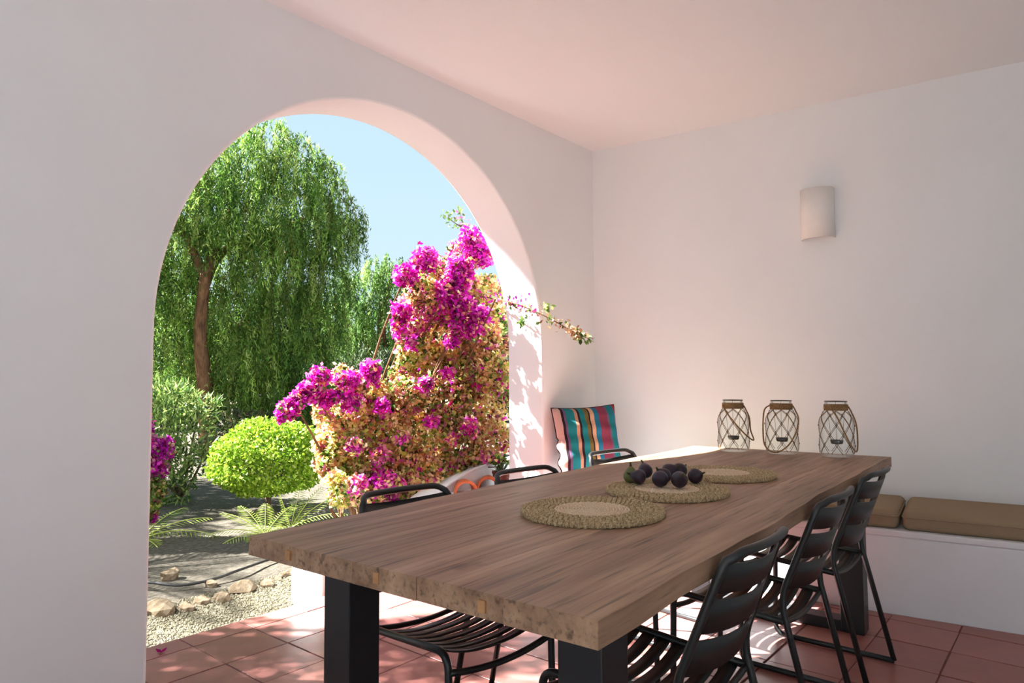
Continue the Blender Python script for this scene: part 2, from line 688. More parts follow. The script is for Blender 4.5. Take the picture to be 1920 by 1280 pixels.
protos = {'nose': tile_mesh(TS - GAP, NOSE - GAP), 'tile': tile_mesh(TS - GAP, TS - GAP)}
fresh = {'nose': True, 'tile': True}
y = EDGE
while y > -3.0:
    kind_ = 'nose' if y == EDGE else 'tile'
    h = NOSE if kind_ == 'nose' else TS
    yc = y - h / 2
    for i in range(16):
        xc = X_FIRST + i * TS
        if (xc * WN[0] + yc * WN[1]) > -0.46:
            continue
        t = protos[kind_] if fresh[kind_] else protos[kind_].copy()
        if not fresh[kind_]:
            COL.objects.link(t)
        fresh[kind_] = False
        t.parent = fl
        t.location = (xc + random.uniform(-.0015, .0015), yc + random.uniform(-.0015, .0015), random.uniform(-.0012, .0012))
        t.rotation_euler = (random.uniform(-.002, .002), random.uniform(-.002, .002), random.uniform(-.004, .004))
    y -= h
o = MB().box((XL, YB, -0.0024), (X_FIRST - TS / 2 - .004, EDGE - .004, -0.0005)).build('unseen_paving', M_PAVE, fl)  # unseen surface added for its neutral bounce light
o = MB().box((X_FIRST - TS / 2, YB, -0.0024), (1.0, y - .01, -0.0005)).build('unseen_paving', M_PAVE, fl)

# built-in bench along the right wall
BZ = 0.4065
bd = 0.5985


def wallpt(s, off, z):
    """s metres from the corner along the right wall, off metres in front of it"""
    p = WD * s - WN * off
    return (p[0], p[1], z)


def wallbox(m, s0, s1, o0, o1, z0, z1):
    b = [wallpt(s0, o0, z0), wallpt(s1, o0, z0), wallpt(s1, o1, z0), wallpt(s0, o1, z0)]
    t = [(x, y, z1) for x, y, z in b]
    m.add(b + t, [(3, 2, 1, 0), (4, 5, 6, 7), (0, 1, 5, 4), (1, 2, 6, 5), (2, 3, 7, 6), (3, 0, 4, 7)])
    return m


bench = empty('bench', wallpt(2.0, bd / 2, 0))
tag(bench, 'long white masonry bench built along the right wall', 'bench')


def local(o_, par):
    o_.parent = par
    o_.matrix_parent_inverse = Matrix.Translation(-Vector(par.location)) if not any(par.rotation_euler) else par.matrix_world.inverted()
    return o_


o = fix_normals(wallbox(MB(), 0.0, 5.5, 0.002, bd, -0.005, BZ - 0.03).build('body', M_BENCH, bevel=0.008))
local(o, bench)
o = fix_normals(wallbox(MB(), 0.0, 5.5, 0.002, bd + 0.004, BZ - 0.03, BZ).build('seat_ledge', M_BENCH, bevel=0.006))
local(o, bench)


def cushion(s0, s1, label):
    root = empty('bench_cushion', wallpt((s0 + s1) / 2, bd / 2, BZ))
    m = MB()
    n1, n2 = 16, 10
    hw = (s1 - s0) / 2
    hd = (bd - 0.05) / 2
    T_ = 0.092
    ang = math.atan2(WD[1], WD[0])
    vs_, fs = [], []
    m2 = MB().box((-hw, -hd, 0.0), (hw, hd, T_))
    b = m2.build('pad', M_CUSH, root, smooth=True, bevel=0.032, segs=5)
    root.rotation_euler = (0, 0, ang)
    pm = MB()
    z = T_ * 0.5
    sx, sy, rr = hw + .001, hd + .001, 0.03
    loop = []
    for cx_, cy_, a0 in ((sx - rr, sy - rr, 0), (-sx + rr, sy - rr, 90), (-sx + rr, -sy + rr, 180), (sx - rr, -sy + rr, 270)):
        for k in range(5):
            a = math.radians(a0 + 90 * k / 4)
            loop.append((cx_ + rr * math.cos(a), cy_ + rr * math.sin(a), T_ - 0.028))
    pm.tube(loop, 0.003, 6, closed=True).build('seam', M_CUSH, root, smooth=True)
    tag(root, label, 'cushion', 'taupe cushions along the bench')


# cushion joint measured in the photograph at about x = 1688
p = onz(1690, 990, BZ)
sj = p[0] * WD[0] + p[1] * WD[1]
cushion(sj + 0.008, sj + 1.75, 'long taupe bench cushion at the right edge of the photo')
cushion(0.62, sj - 0.008, 'taupe bench cushion partly hidden by the farthest right-hand chair')

# ------------------------------------------------------------------ wall light
p0 = np.array([0.1706, -1.5142])
root = empty('wall_light', (p0[0], p0[1], 2.155))
ang = math.atan2(WD[1], WD[0])
root.rotation_euler = (0, 0, ang)       # local x along the wall, local -y out of the wall (towards the room)
m = MB()
seg = 24
W2, H2, DEP = 0.092, 0.152, 0.085
vs_, fs = [], []
for i in range(seg + 1):
    a = math.pi * i / seg
    for z in (-H2, H2):
        vs_.append((W2 * math.cos(a), -DEP * math.sin(a) ** 0.8, z))
for i in range(seg):
    fs.append((2 * i, 2 * i + 1, 2 * i + 3, 2 * i + 2))
m.add(vs_, fs)
o = m.build('shade', M_SCONCE, root, smooth=True, solid=0.008)
MB().box((-0.06, -0.012, -0.1), (0.06, -0.001, 0.1)).build('back_plate', M_SCONCE, root)
MB().tube([(0, -0.012, -0.02), (0, -0.045, -0.02), (0, -0.045, 0.0)], 0.012, 10).build('lamp_holder', M_SCONCE, root, smooth=True)
MB().lathe([(0.001, 0.0), (0.012, 0.003), (0.02, 0.03), (0.018, 0.05), (0.001, 0.062)], 16, (0, -0.045, 0.0)).build('bulb', M_BULB, root, smooth=True)
tag(root, 'half-round white plaster wall light on the right wall', 'wall light')

# ------------------------------------------------------------------ table
TZ = 0.78
TC = np.array([-1.9104, -1.5555])
TA = math.radians(2.2863)
TL, TW, TT = 2.752, 0.987, 0.046
table = empty('dining_table', (TC[0], TC[1], 0), TA)
tag(table, 'long weathered wood dining table on black steel legs', 'table')
NP = 5
ys = np.cumsum([0, 0.185, 0.215, 0.19, 0.21, 0.187])
ys = ys / ys[-1] * TW - TW / 2
for i in range(NP):
    nseg = 40
    xs = np.linspace(-TL / 2, TL / 2, nseg + 1)
    y0 = np.full(nseg + 1, ys[i] + 0.0001)
    y1 = np.full(nseg + 1, ys[i + 1] - 0.0001)
    wob = lambda ph: 0.006 * np.sin(xs * 2.3 + ph) + 0.004 * np.sin(xs * 6.1 + ph * 2) + 0.002 * np.sin(xs * 17 + ph)
    if i == 0:
        y0 = ys[0] + wob(0.6)
    if i == NP - 1:
        y1 = ys[-1] + wob(2.2)
    vs_, fs = [], []
    e0 = random.uniform(-.002, .002)
    for k in range(nseg + 1):
        x = xs[k] + (e0 if k in (0, nseg) else 0)
        dz = random.uniform(-.0004, .0004)
        vs_ += [(x, y0[k], TZ - TT), (x, y1[k], TZ - TT), (x, y1[k], TZ + dz), (x, y0[k], TZ + dz)]
    for k in range(nseg):
        a, b = 4 * k, 4 * k + 4
        for j in range(4):
            l = (j + 1) % 4
            fs.append((a + j, b + j, b + l, a + l))
    fs.append((0, 1, 2, 3))
    fs.append((4 * nseg + 3, 4 * nseg + 2, 4 * nseg + 1, 4 * nseg))
    o = MB().add(vs_, fs).build('plank', M_WOOD, table, bevel=0.0008, segs=1, angle=60)
    fix_normals(o)
for (yy, zz) in ((0.322, -0.022), (0.02, -0.022), (-0.26, -0.024)):
    o = MB().box((-TL / 2 - 0.0035, yy - 0.008, TZ + zz - 0.011), (-TL / 2 + 0.01, yy + 0.008, TZ + zz + 0.011)).build('plug', M_PLUG, table)
LW = 0.10
for sx in (-1, 1):
    xo = sx * (TL / 2 - 0.165)
    xi = sx * (TL / 2 - 0.165 - LW)
    for sy in (-1, 1):
        yo = sy * (TW / 2 - 0.085)
        yi = sy * (TW / 2 - 0.085 - 0.10)
        MB().box((min(xo, xi), min(yo, yi), 0.0), (max(xo, xi), max(yo, yi), TZ - TT)).build('leg', M_STEEL, table, bevel=0.004)
    MB().box((min(xo, xi) + .002, -(TW / 2 - 0.185), 0.0), (max(xo, xi) - .002, TW / 2 - 0.185, 0.05)).build('floor_bar', M_STEEL, table, bevel=0.004)
    MB().box((min(xo, xi) + .002, -(TW / 2 - 0.185), TZ - TT - 0.05), (max(xo, xi) - .002, TW / 2 - 0.185, TZ - TT - 0.001)).build('top_bar', M_STEEL, table, bevel=0.004)

# ------------------------------------------------------------------ chairs


def make_chair():
    root = empty('dining_chair')
    r = 0.0105
    hw = 0.196
    ht = 0.172
    bend, top, foot = (-0.145, 0.49), (-0.262, 0.805), (-0.262, r)
    front = 0.205
    # back hoop: rear leg, upright, top rail, upright, rear leg in one bent tube
    path = [(-hw, foot[0], foot[1] + .001), (-hw, bend[0], bend[1]), (-ht, top[0], top[1] - r), (ht, top[0], top[1] - r), (hw, bend[0], bend[1]), (hw, foot[0], foot[1] + .001)]
    P_ = [np.array(p) for p in path]
    pts = rounded(path, 0.055, 7)
    # bow the top rail backwards
    out = []
    for q in pts:
        q = np.array(q)
        if q[2] > 0.78:
            q = q + np.array([0, -0.03 * (1 - (q[0] / hw) ** 2), 0])
        out.append(q)
    # a few more points along the top rail
    full = []
    for a, b in zip(out[:-1], out[1:]):
        full.append(a)
        if np.linalg.norm(b - a) > 0.2 and abs(a[2] - b[2]) < 0.01:
            for t in np.linspace(0, 1, 10)[1:-1]:
                q = a * (1 - t) + b * t
                q[1] = top[0] - 0.03 * (1 - (q[0] / hw) ** 2)
                full.append(q)
    full.append(out[-1])
    MB().tube(full, r, 10).build('back_frame', M_CHAIR, root, smooth=True)
    for s in (-1, 1):
        pth = rounded([(s * hw, foot[0], r), (s * hw, front + 0.01, r), (s * hw, front, 0.452), (s * hw, bend[0] - .01, 0.425)], 0.05, 6)
        MB().tube(pth, r, 10).build('sled_leg', M_CHAIR, root, smooth=True)
    pr = []
    for t in np.linspace(-1, 1, 15):
        pr.append((t * hw, front + 0.004, 0.402 - 0.022 * (1 - t * t)))
    MB().tube(pr, r * 0.9, 8).build('front_rail', M_CHAIR, root, smooth=True)
    pr = [(t * hw, bend[0] - .008, 0.425 - 0.022 * (1 - t * t)) for t in np.linspace(-1, 1, 15)]
    MB().tube(pr, r * 0.8, 8).build('rear_rail', M_CHAIR, root, smooth=True)
    ns = 7
    y0, y1 = -0.14, 0.19
    step = (y1 - y0) / ns
    for i in range(ns):
        a, b = y0 + i * step + 0.005, y0 + (i + 1) * step - 0.005
        vs_, fs = [], []
        n = 14
        for k in range(n + 1):
            t = -1 + 2 * k / n
            for yy in (a, b):
                zr = 0.425 + (yy - bend[0]) / (front - bend[0]) * 0.027
                vs_.append((t * (hw - .004), yy, zr - 0.034 * (1 - abs(t) ** 2.4) + 0.001))
        for k in range(n):
            fs.append((2 * k, 2 * k + 2, 2 * k + 3, 2 * k + 1))
        MB().add(vs_, fs).build('seat_slat', M_CHAIR, root, smooth=True, solid=0.003)
    # backrest: three broad bowed slats
    for (t0, t1) in ((0.10, 0.36), (0.405, 0.645), (0.69, 0.90)):
        vs_, fs = [], []
        n = 14
        for k in range(n + 1):
            t = -1 + 2 * k / n
            for tt in (t0, t1):
                yy = bend[0] + (top[0] - bend[0]) * tt
                zz = bend[1] + (top[1] - bend[1]) * tt
                hx = hw - .003 - (hw - ht) * tt
                vs_.append((t * hx, yy - 0.034 * (1 - abs(t) ** 2.2), zz - 0.012 * (1 - t * t)))
        for k in range(n):
            fs.append((2 * k, 2 * k + 2, 2 * k + 3, 2 * k + 1))
        MB().add(vs_, fs).build('back_slat', M_CHAIR, root, smooth=True, solid=0.003)
    return root


chair = make_chair()
chairs = [
    (-2.695, -1.235, 180 - 6.0, 'black metal slatted chair on the arch side nearest the table corner over the gravel'),
    (-2.060, -1.240, 180 - 6.0, 'black metal slatted chair in the middle of the arch side of the table'),
    (-1.270, -1.150, 180 - 7.0, 'black metal slatted chair in front of the striped pillow'),
    (-2.630, -1.866, 0.0, 'black metal slatted chair nearest the viewer at the right side of the table'),
    (-1.865, -1.835, 0.5, 'black metal slatted chair in the middle of the right-hand row'),
    (-1.215, -1.815, -1.0, 'black metal slatted chair closest to the bench cushions, last of the right-hand row'),
]
for i, (x, y, a, lab) in enumerate(chairs):
    c = chair if i == 0 else copy_tree(chair)
    c.location = (x, y, 0.0)
    c.rotation_euler = (0, 0, math.radians(a))
    tag(c, lab, 'chair', 'black slatted chairs around the dining table')

# ------------------------------------------------------------------ placemats
MT = 0.016


def make_mat():
    root = empty('placemat')
    R0, Ri = 0.205, 0.107
    m = MB()
    nr = 6
    w = (R0 - Ri) / nr
    for k in range(nr):
        rc = Ri + (k + 0.5) * w
        n = max(24, int(2 * math.pi * rc / 0.016))
        # each coil is a three-strand braid: lumps set skew to the coil
        for j in range(n):
            a = 2 * math.pi * (j + 0.5 * (k % 2)) / n
            L_ = 2 * math.pi * rc / n * 0.86
            dirs = np.array([-math.sin(a), math.cos(a)])
            rad = np.array([math.cos(a), math.sin(a)])
            sk = 0.75 if (j % 2) else -0.75
            u_ = dirs * math.cos(sk) + rad * math.sin(sk)
            v_ = np.array([-u_[1], u_[0]])
            c_ = rad * rc
            hl, hw_, hz = L_ * 0.62, w * 0.46, MT * 0.5 * random.uniform(.9, 1.08)
            vs_ = []
            for (fu, fv, fz) in ((1, 0, 0), (0, 1, 0), (-1, 0, 0), (0, -1, 0)):
                q = c_ + u_ * hl * fu + v_ * hw_ * fv
                vs_.append((q[0], q[1], MT / 2))
            for sgn in (1, -1):
                for (fu, fv) in ((.55, .45), (-.55, .45), (-.55, -.45), (.55, -.45)):
                    q = c_ + u_ * hl * fu + v_ * hw_ * fv
                    vs_.append((q[0], q[1], MT / 2 + sgn * hz))
            fs = [(4, 5, 6, 7), (11, 10, 9, 8), (0, 1, 5, 4), (1, 2, 6, 5), (2, 3, 7, 6), (3, 0, 4, 7), (1, 0, 8, 9), (2, 1, 9, 10), (3, 2, 10, 11), (0, 3, 11, 8)]
            fs = [(0, 1, 4), (1, 5, 4), (1, 2, 5), (2, 6, 5), (2, 3, 6), (3, 7, 6), (3, 0, 7), (0, 4, 7), (4, 5, 6, 7),
                  (1, 0, 8), (9, 1, 8), (2, 1, 9), (10, 2, 9), (3, 2, 10), (11, 3, 10), (0, 3, 11), (8, 0, 11), (11, 10, 9, 8)]
            m.add(vs_, fs)
    o_ = m.build('braided_rim', M_BRAID, root)
    MB().lathe([(0.001, .001), (R0 - .006, .001), (R0 - .006, MT * .55), (0.001, MT * .55)], 64).build('base_weave', M_BRAID, root, smooth=False)
    m = MB()
    nr = 13
    for k in range(nr):
        rc = (k + 0.5) * Ri / nr
        n = max(10, int(2 * math.pi * rc / 0.01))
        pts = []
        for j in range(n):
            a = 2 * math.pi * j / n
            pts.append((rc * math.cos(a), rc * math.sin(a), MT * .62 + 0.0012 * (1 if j % 2 else -1)))
        m.tube(pts, Ri / nr * 0.56, 6, closed=True)
    m.build('raffia_centre', M_BRAID2, root, smooth=True)
    return root


pm = make_mat()
for i, (px, py, lab) in enumerate(((1110, 952, 'round braided seagrass placemat nearest the viewer, pale raffia centre'),
                                   (1250, 914, 'round braided seagrass placemat holding the figs'),
                                   (1352, 884, 'round braided seagrass placemat closest to the glass lanterns'))):
    q = onz(px, py, TZ + MT)
    c = pm if i == 0 else copy_tree(pm)
    c.location = (q[0], q[1], TZ + 0.001)
    c.rotation_euler = (0, 0, i * 1.3)
    tag(c, lab, 'placemat', 'braided placemats on the table')
MAT2 = onz(1250, 914, TZ + MT)

# ------------------------------------------------------------------ figs


def make_fig(dark=True):
    prof = [(0.001, 0.0), (0.012, 0.0012), (0.0205, 0.008), (0.0245, 0.018), (0.0235, 0.028), (0.017, 0.038), (0.0095, 0.046), (0.0055, 0.051)]
    root = empty('fig')
    mat = fig_mat('dark_fig_skin', lin((26, 22, 34)), lin((62, 46, 62))) if dark else fig_mat('green_fig_skin', lin((84, 92, 46)), lin((120, 120, 70)))
    MB().lathe(prof, 20, cap0=True, cap1=True).build('body', mat, root, smooth=True, subd=1)
    MB().tube([(0, 0, 0.049), (0.001, 0.0005, 0.056), (0.003, 0.001, 0.062)], [0.0045, 0.0032, 0.0026], 8).build('stem', simple('fig_stem', lin((70, 66, 44)), 0.8), root, smooth=True)
    return root


figd = make_fig(True)
figg = make_fig(False)
FZ = TZ + MT + 0.001
figs = [
    (1183, 905, 0, 4, 30, 'olive green fig standing at the left end of the fig cluster', False),
    (1211, 909, 75, 20, 200, 'dark purple fig beside the green fig, front row'),
    (1234, 915, 68, 60, 100, 'dark fig at the very front of the cluster, near mat edge'),
    (1271, 913, 62, -30, 310, 'plump dark fig in the front row, second from the right'),
    (1295, 905, 70, 15, 340, 'dark wrinkled fig at the right end of the cluster'),
    (1213, 898, 40, 0, 140, 'dark fig at the back, behind the one beside the green fig'),
    (1243, 898, 60, 40, 20, 'dark fig at the back, middle of the cluster'),
    (1267, 898, 70, -20, 80, 'dark fig at the back with a bluish bloom, right of middle'),
    (1252, 906, 50, 25, 250, 'dark fig tucked in the centre of the cluster'),
]
used = False
for f in figs:
    px, py, tilt, _, az, lab = f[:6]
    q = onz(px, py, FZ)
    if len(f) > 6:
        c = figg
    else:
        c = figd if not used else copy_tree(figd)
        used = True
    s = random.uniform(1.08, 1.2)
    tr = math.radians(tilt)
    Rm = Matrix.Rotation(math.radians(az), 3, 'Z') @ Matrix.Rotation(tr, 3, 'X')
    # lowest point of the tilted fig rests on the mat
    prof = [(0.0205, 0.008), (0.0245, 0.018), (0.0235, 0.028), (0.012, 0.0012), (0.0, 0.0)]
    low = min(min((Rm @ Vector((rr * math.cos(a), rr * math.sin(a), zz))).z for a in np.linspace(0, 6.283, 24)) for rr, zz in prof)
    c.rotation_euler = Rm.to_euler()
    c.location = (q[0], q[1], FZ - low * s)
    c.scale = (s, s, s)
    tag(c, lab, 'fig', 'figs on the middle placemat')

# ------------------------------------------------------------------ glass lanterns


def make_lantern(px, py, rot, handle, label, lid=False):
    q = onz(px, py, TZ)
    root = empty('glass_lantern', (q[0], q[1], TZ + 0.001), rot)
    R = 0.076
    prof = [(0.001, 0.0), (R - .010, 0.0), (R - .002, 0.006), (R, 0.016), (R, 0.165), (R - .004, 0.186), (R - .016, 0.204), (0.054, 0.216), (0.050, 0.226), (0.050, 0.262)]
    inner = [(max(0.001, r - 0.003), z + 0.004) for r, z in prof[::-1]]
    inner[0] = (0.047, 0.262)
    MB().lathe(prof + inner, 40).build('glass_jar', M_GLASS, root, smooth=True)
    MB().lathe([(0.0505, 0.2625), (0.052, 0.264), (0.0505, 0.266), (0.047, 0.266), (0.046, 0.264), (0.047, 0.2625), (0.0505, 0.2625)], 32).build('rim', M_WIRE, root, smooth=True)
    m = MB()
    nt = 8
    for k in range(nt):
        z = 0.2225 + k * 0.0036
        m.tube([((0.0525) * math.cos(a), (0.0525) * math.sin(a), z + 0.0004 * math.sin(3 * a)) for a in np.linspace(0, 2 * math.pi, 33)[:-1]], 0.0022, 6, closed=True)
    m.build('rope_collar', M_ROPE, root, smooth=True)
    # knotted net of cord over the jar
    m = MB()
    nh = 8

    def rad(z):
        pr = prof[2:]
        return np.interp(z, [p_[1] for p_ in pr], [p_[0] for p_ in pr]) + 0.0022
    levels = [0.218, 0.196, 0.148, 0.1, 0.052, 0.008]
    for k in range(nh):
        for sgn in (1, -1):
            a0 = 2 * math.pi * k / nh
            pts = []
            for li in range(len(levels) - 1):
                za, zb = levels[li], levels[li + 1]
                for t in np.linspace(0, 1, 6)[:-1]:
                    z = za + (zb - za) * t
                    frac = li + t
                    # zigzag so that neighbouring cords meet at the knots
                    tri = abs(((frac) % 2) - 1)
                    a = a0 + sgn * (math.pi / nh) * (1 - tri)
                    r_ = rad(z)
                    pts.append((r_ * math.cos(a), r_ * math.sin(a), z))
            m.tube(pts, 0.0014, 5)
    for li, z in enumerate(levels[1:-1]):
        for k in range(nh):
            a = 2 * math.pi * (k + (0.5 if (li + 1) % 2 else 0)) / nh
            r_ = rad(z)
            m.tube([(r_ * math.cos(a), r_ * math.sin(a), z - 0.004), ((r_ + .002) * math.cos(a), (r_ + .002) * math.sin(a), z), (r_ * math.cos(a), r_ * math.sin(a), z + 0.004)], 0.0028, 6)
    r_ = rad(0.19)
    m.build('rope_net', M_NET, root, smooth=True)
    # rope handle
    hp = [np.array(p_) for p_ in handle]
    pts = []
    n = len(hp)
    for i in range(n - 1):      # Catmull-Rom
        a, b, c, d = hp[max(0, i - 1)], hp[i], hp[i + 1], hp[min(n - 1, i + 2)]
        for t in np.linspace(0, 1, 9)[:-1]:
            pts.append(0.5 * ((2 * b) + (c - a) * t + (2 * a - 5 * b + 4 * c - d) * t * t + (3 * b - a - 3 * c + d) * t ** 3))
    pts.append(hp[-1])
    MB().tube(pts, 0.0036, 8).build('rope_handle', M_ROPE, root, smooth=True)
    # hanging tealight cup
    tl = MB().lathe([(0.001, 0.060), (0.024, 0.060), (0.027, 0.064), (0.030, 0.078), (0.0285, 0.078), (0.025, 0.064), (0.001, 0.063)], 24).build('tealight_cup', M_TIN, root, smooth=True)
    MB().lathe([(0.001, 0.0635), (0.0245, 0.0645), (0.0245, 0.072), (0.001, 0.072)], 20).build('candle', M_WAX, tl)
    m = MB()
    for k in range(3):
        a = 2 * math.pi * k / 3 + 0.5
        m.tube([(0.029 * math.cos(a), 0.029 * math.sin(a), 0.077), (0.047 * math.cos(a), 0.047 * math.sin(a), 0.262), (0.052 * math.cos(a), 0.052 * math.sin(a), 0.267)], 0.0009, 5)
    m.build('wire_hanger', M_WIRE, root)
    tag(root, label, 'lantern', 'rope-netted glass jar lanterns')
    return root


# handles are given in camera-facing local axes: x to the viewer's right, y away from the viewer
h1 = [(-0.05, -0.03, 0.236), (-0.03, -0.075, 0.2), (0.02, -0.088, 0.135), (0.065, -0.07, 0.085), (0.098, -0.03, 0.062), (0.085, 0.005, 0.11), (0.081, 0.01, 0.17), (0.064, 0.01, 0.215), (0.054, 0.0, 0.236)]
h2 = [(-0.054, 0.0, 0.24), (-0.08, -0.02, 0.215), (-0.088, -0.03, 0.12), (-0.08, -0.04, 0.04), (-0.035, -0.082, 0.012), (0.02, -0.086, 0.04), (0.06, -0.07, 0.1), (0.079, -0.03, 0.17), (0.066, 0.0, 0.215), (0.054, 0.0, 0.24)]
h3 = [(-0.03, -0.045, 0.24), (0.0, -0.075, 0.2), (0.03, -0.085, 0.13), (0.06, -0.075, 0.06), (0.084, -0.035, 0.03), (0.09, 0.0, 0.09), (0.085, 0.01, 0.16), (0.066, 0.01, 0.215), (0.054, 0.0, 0.24)]
for px, py, h_, lab in ((1376, 845.5, h1, 'rope-netted glass jar lantern with its handle hanging to the right, left of three'),
                        (1467, 850, h2, 'rope-netted glass jar lantern with a looped handle hanging low, between the other two'),
                        (1570, 855.5, h3, 'rope-netted glass jar lantern nearest the table corner by the bench cushions')):
    q = onz(px, py, TZ)
    rz = math.atan2(q[1] - CAM[1], q[0] - CAM[0]) - math.pi / 2
    make_lantern(px, py, rz, h_, lab)

# ------------------------------------------------------------------ striped pillow in the corner


def make_pillow():
    q = at(1102, 826, 4.58)
    root = empty('pillow', (q[0], q[1], q[2] - 0.2))
    N = 26
    S = 0.232
    T_ = 0.075
    vs_, fs = [], []
    for side in (1, -1):
        for j in range(N + 1):
            for i in range(N + 1):
                a, b = -1 + 2 * i / N, -1 + 2 * j / N
                puff = max(0.0, (1 - a ** 4) * (1 - b ** 4)) ** 0.55
                pin = 1 - 0.06 * (1 - a * a) * abs(b) ** 3
                pin2 = 1 - 0.06 * (1 - b * b) * abs(a) ** 3
                x, z = a * S * pin2, b * S * pin
                wr = 0.006 * math.sin(9 * a + 3 * b) * puff + 0.005 * math.sin(14 * b + 2 * a) * puff
                if a < -0.6:    # crumpled lower left edge
                    x += 0.012 * math.sin(14 * b) * (-(a + 0.6) / 0.4) * (b < 0.1)
                vs_.append((x, -side * (T_ * puff + 0.002) + wr, z))
    n1 = (N + 1) * (N + 1)
    for side in range(2):
        for j in range(N):
            for i in range(N):
                k = side * n1 + j * (N + 1) + i
                f = (k, k + 1, k + N + 2, k + N + 1)
                fs.append(f if side == 0 else f[::-1])
    edge = [i for i in range(N + 1)] + [j * (N + 1) + N for j in range(1, N + 1)] + [N * (N + 1) + i for i in range(N - 1, -1, -1)] + [j * (N + 1) for j in range(N - 1, 0, -1)]
    for a, b in zip(edge, edge[1:] + edge[:1]):
        fs.append((a, a + n1, b + n1, b))
    o_ = MB().add(vs_, fs).build('cover', M_PILLOW, root, smooth=True)
    ep = [((vs_[e][0] + vs_[e + n1][0]) / 2, (vs_[e][1] + vs_[e + n1][1]) / 2, (vs_[e][2] + vs_[e + n1][2]) / 2) for e in edge]
    MB().tube(ep, 0.004, 6, closed=True).build('piping', M_PIPING, root, smooth=True)
    for ch in root.children:
        ch.location = (0, 0, 0.2)
        ch.rotation_euler = (math.radians(-13), math.radians(-2), 0)
    face = math.atan2(CAM[1] - q[1], CAM[0] - q[0])
    root.rotation_euler = (0, 0, face + math.pi / 2 + math.radians(26))
    tag(root, 'striped woven pillow in teal, pink and red leaning in the corner', 'pillow')
    return root


make_pillow()

# ------------------------------------------------------------------ leaves


def leaf_mesh(name, C, D, Nn, L, W, tint, mat, parent=None, fold=0.0):
    """C centres, D axis, Nn normal, L length, W width, tint rgb: one rhombic leaf each, as a single mesh"""
    n = len(C)
    D = D / (np.linalg.norm(D, axis=1, keepdims=True) + 1e-9)
    S = np.cross(D, Nn)
    S = S / (np.linalg.norm(S, axis=1, keepdims=True) + 1e-9)
    U = np.cross(S, D)
    L = np.broadcast_to(L, (n,))[:, None]
    W = np.broadcast_to(W, (n,))[:, None]
    V = np.empty((n, 4, 3))
    V[:, 0] = C - D * L * 0.5
    V[:, 1] = C + S * W * 0.5 + U * W * fold - D * L * 0.04
    V[:, 2] = C + D * L * 0.5
    V[:, 3] = C - S * W * 0.5 + U * W * fold - D * L * 0.04
    me = bpy.data.meshes.new(name)
    me.vertices.add(4 * n)
    me.vertices.foreach_set('co', V.reshape(-1))
    me.loops.add(4 * n)
    me.loops.foreach_set('vertex_index', np.arange(4 * n, dtype=np.int32))
    me.polygons.add(n)
    me.polygons.foreach_set('loop_start', np.arange(0, 4 * n, 4, dtype=np.int32))
    me.update(calc_edges=True)
    ca = me.color_attributes.new('tint', 'FLOAT_COLOR', 'POINT')
    col = np.ones((n, 4, 4))
    col[:, :, :3] = tint[:, None, :]
    ca.data.foreach_set('color', col.reshape(-1))
    me.materials.append(mat)
    o_ = bpy.data.objects.new(name, me)
    COL.objects.link(o_)
    if parent is not None:
        o_.parent = parent
        o_.matrix_parent_inverse = Matrix.Translation(-Vector(parent.location))
    return o_


def rsphere(n):
    v = rng.normal(size=(n, 3))
    return v / np.linalg.norm(v, axis=1, keepdims=True)


def tints(n, cols, w=None, jit=0.18, k_=0.74):
    cols = np.array([lin(c) for c in cols]) * k_
    k = rng.choice(len(cols), n, p=None if w is None else np.array(w) / np.sum(w))
    return cols[k] * (1 + jit * rng.normal(size=(n, 1))).clip(0.5, 1.6)


def blob_points(x, y, rpx, d, n, squash=1.0, shell=0.35, depth=1.0):
    """points in a ball of rpx pixels radius standing d metres away; shell<1 keeps them near its surface"""
    c = at(x, y, d)
    r = rpx / FPX * d
    u = rng.random(n)
    rad = r * (shell + (1 - shell) * u) ** (1 / 3) if shell > 0 else r * u ** (1 / 3)
    v = rsphere(n)
    p = v * rad[:, None]
    p[:, 2] *= squash
    # stretch along the view for depth
    vd = (c - CAM) / np.linalg.norm(c - CAM)
    al = p @ vd
    p += np.outer(al * (depth - 1), vd)
    return c + p, v


def trunk(m, pts, radii, seg=10):
    P_ = [np.array(p_, float) for p_ in pts]
    out, rr = [], []
    n = len(P_)
    for i in range(n - 1):
        a, b, c, d = P_[max(0, i - 1)], P_[i], P_[i + 1], P_[min(n - 1, i + 2)]
        for t in np.linspace(0, 1, 6)[:-1]:
            out.append(0.5 * ((2 * b) + (c - a) * t + (2 * a - 5 * b + 4 * c - d) * t * t + (3 * b - a - 3 * c + d) * t ** 3))
            rr.append(radii[i] * (1 - t) + radii[i + 1] * t)
    out.append(P_[-1])
    rr.append(radii[-1])
    m.tube(out, rr, seg)


# ------------------------------------------------------------------ the garden
GZ = -0.12


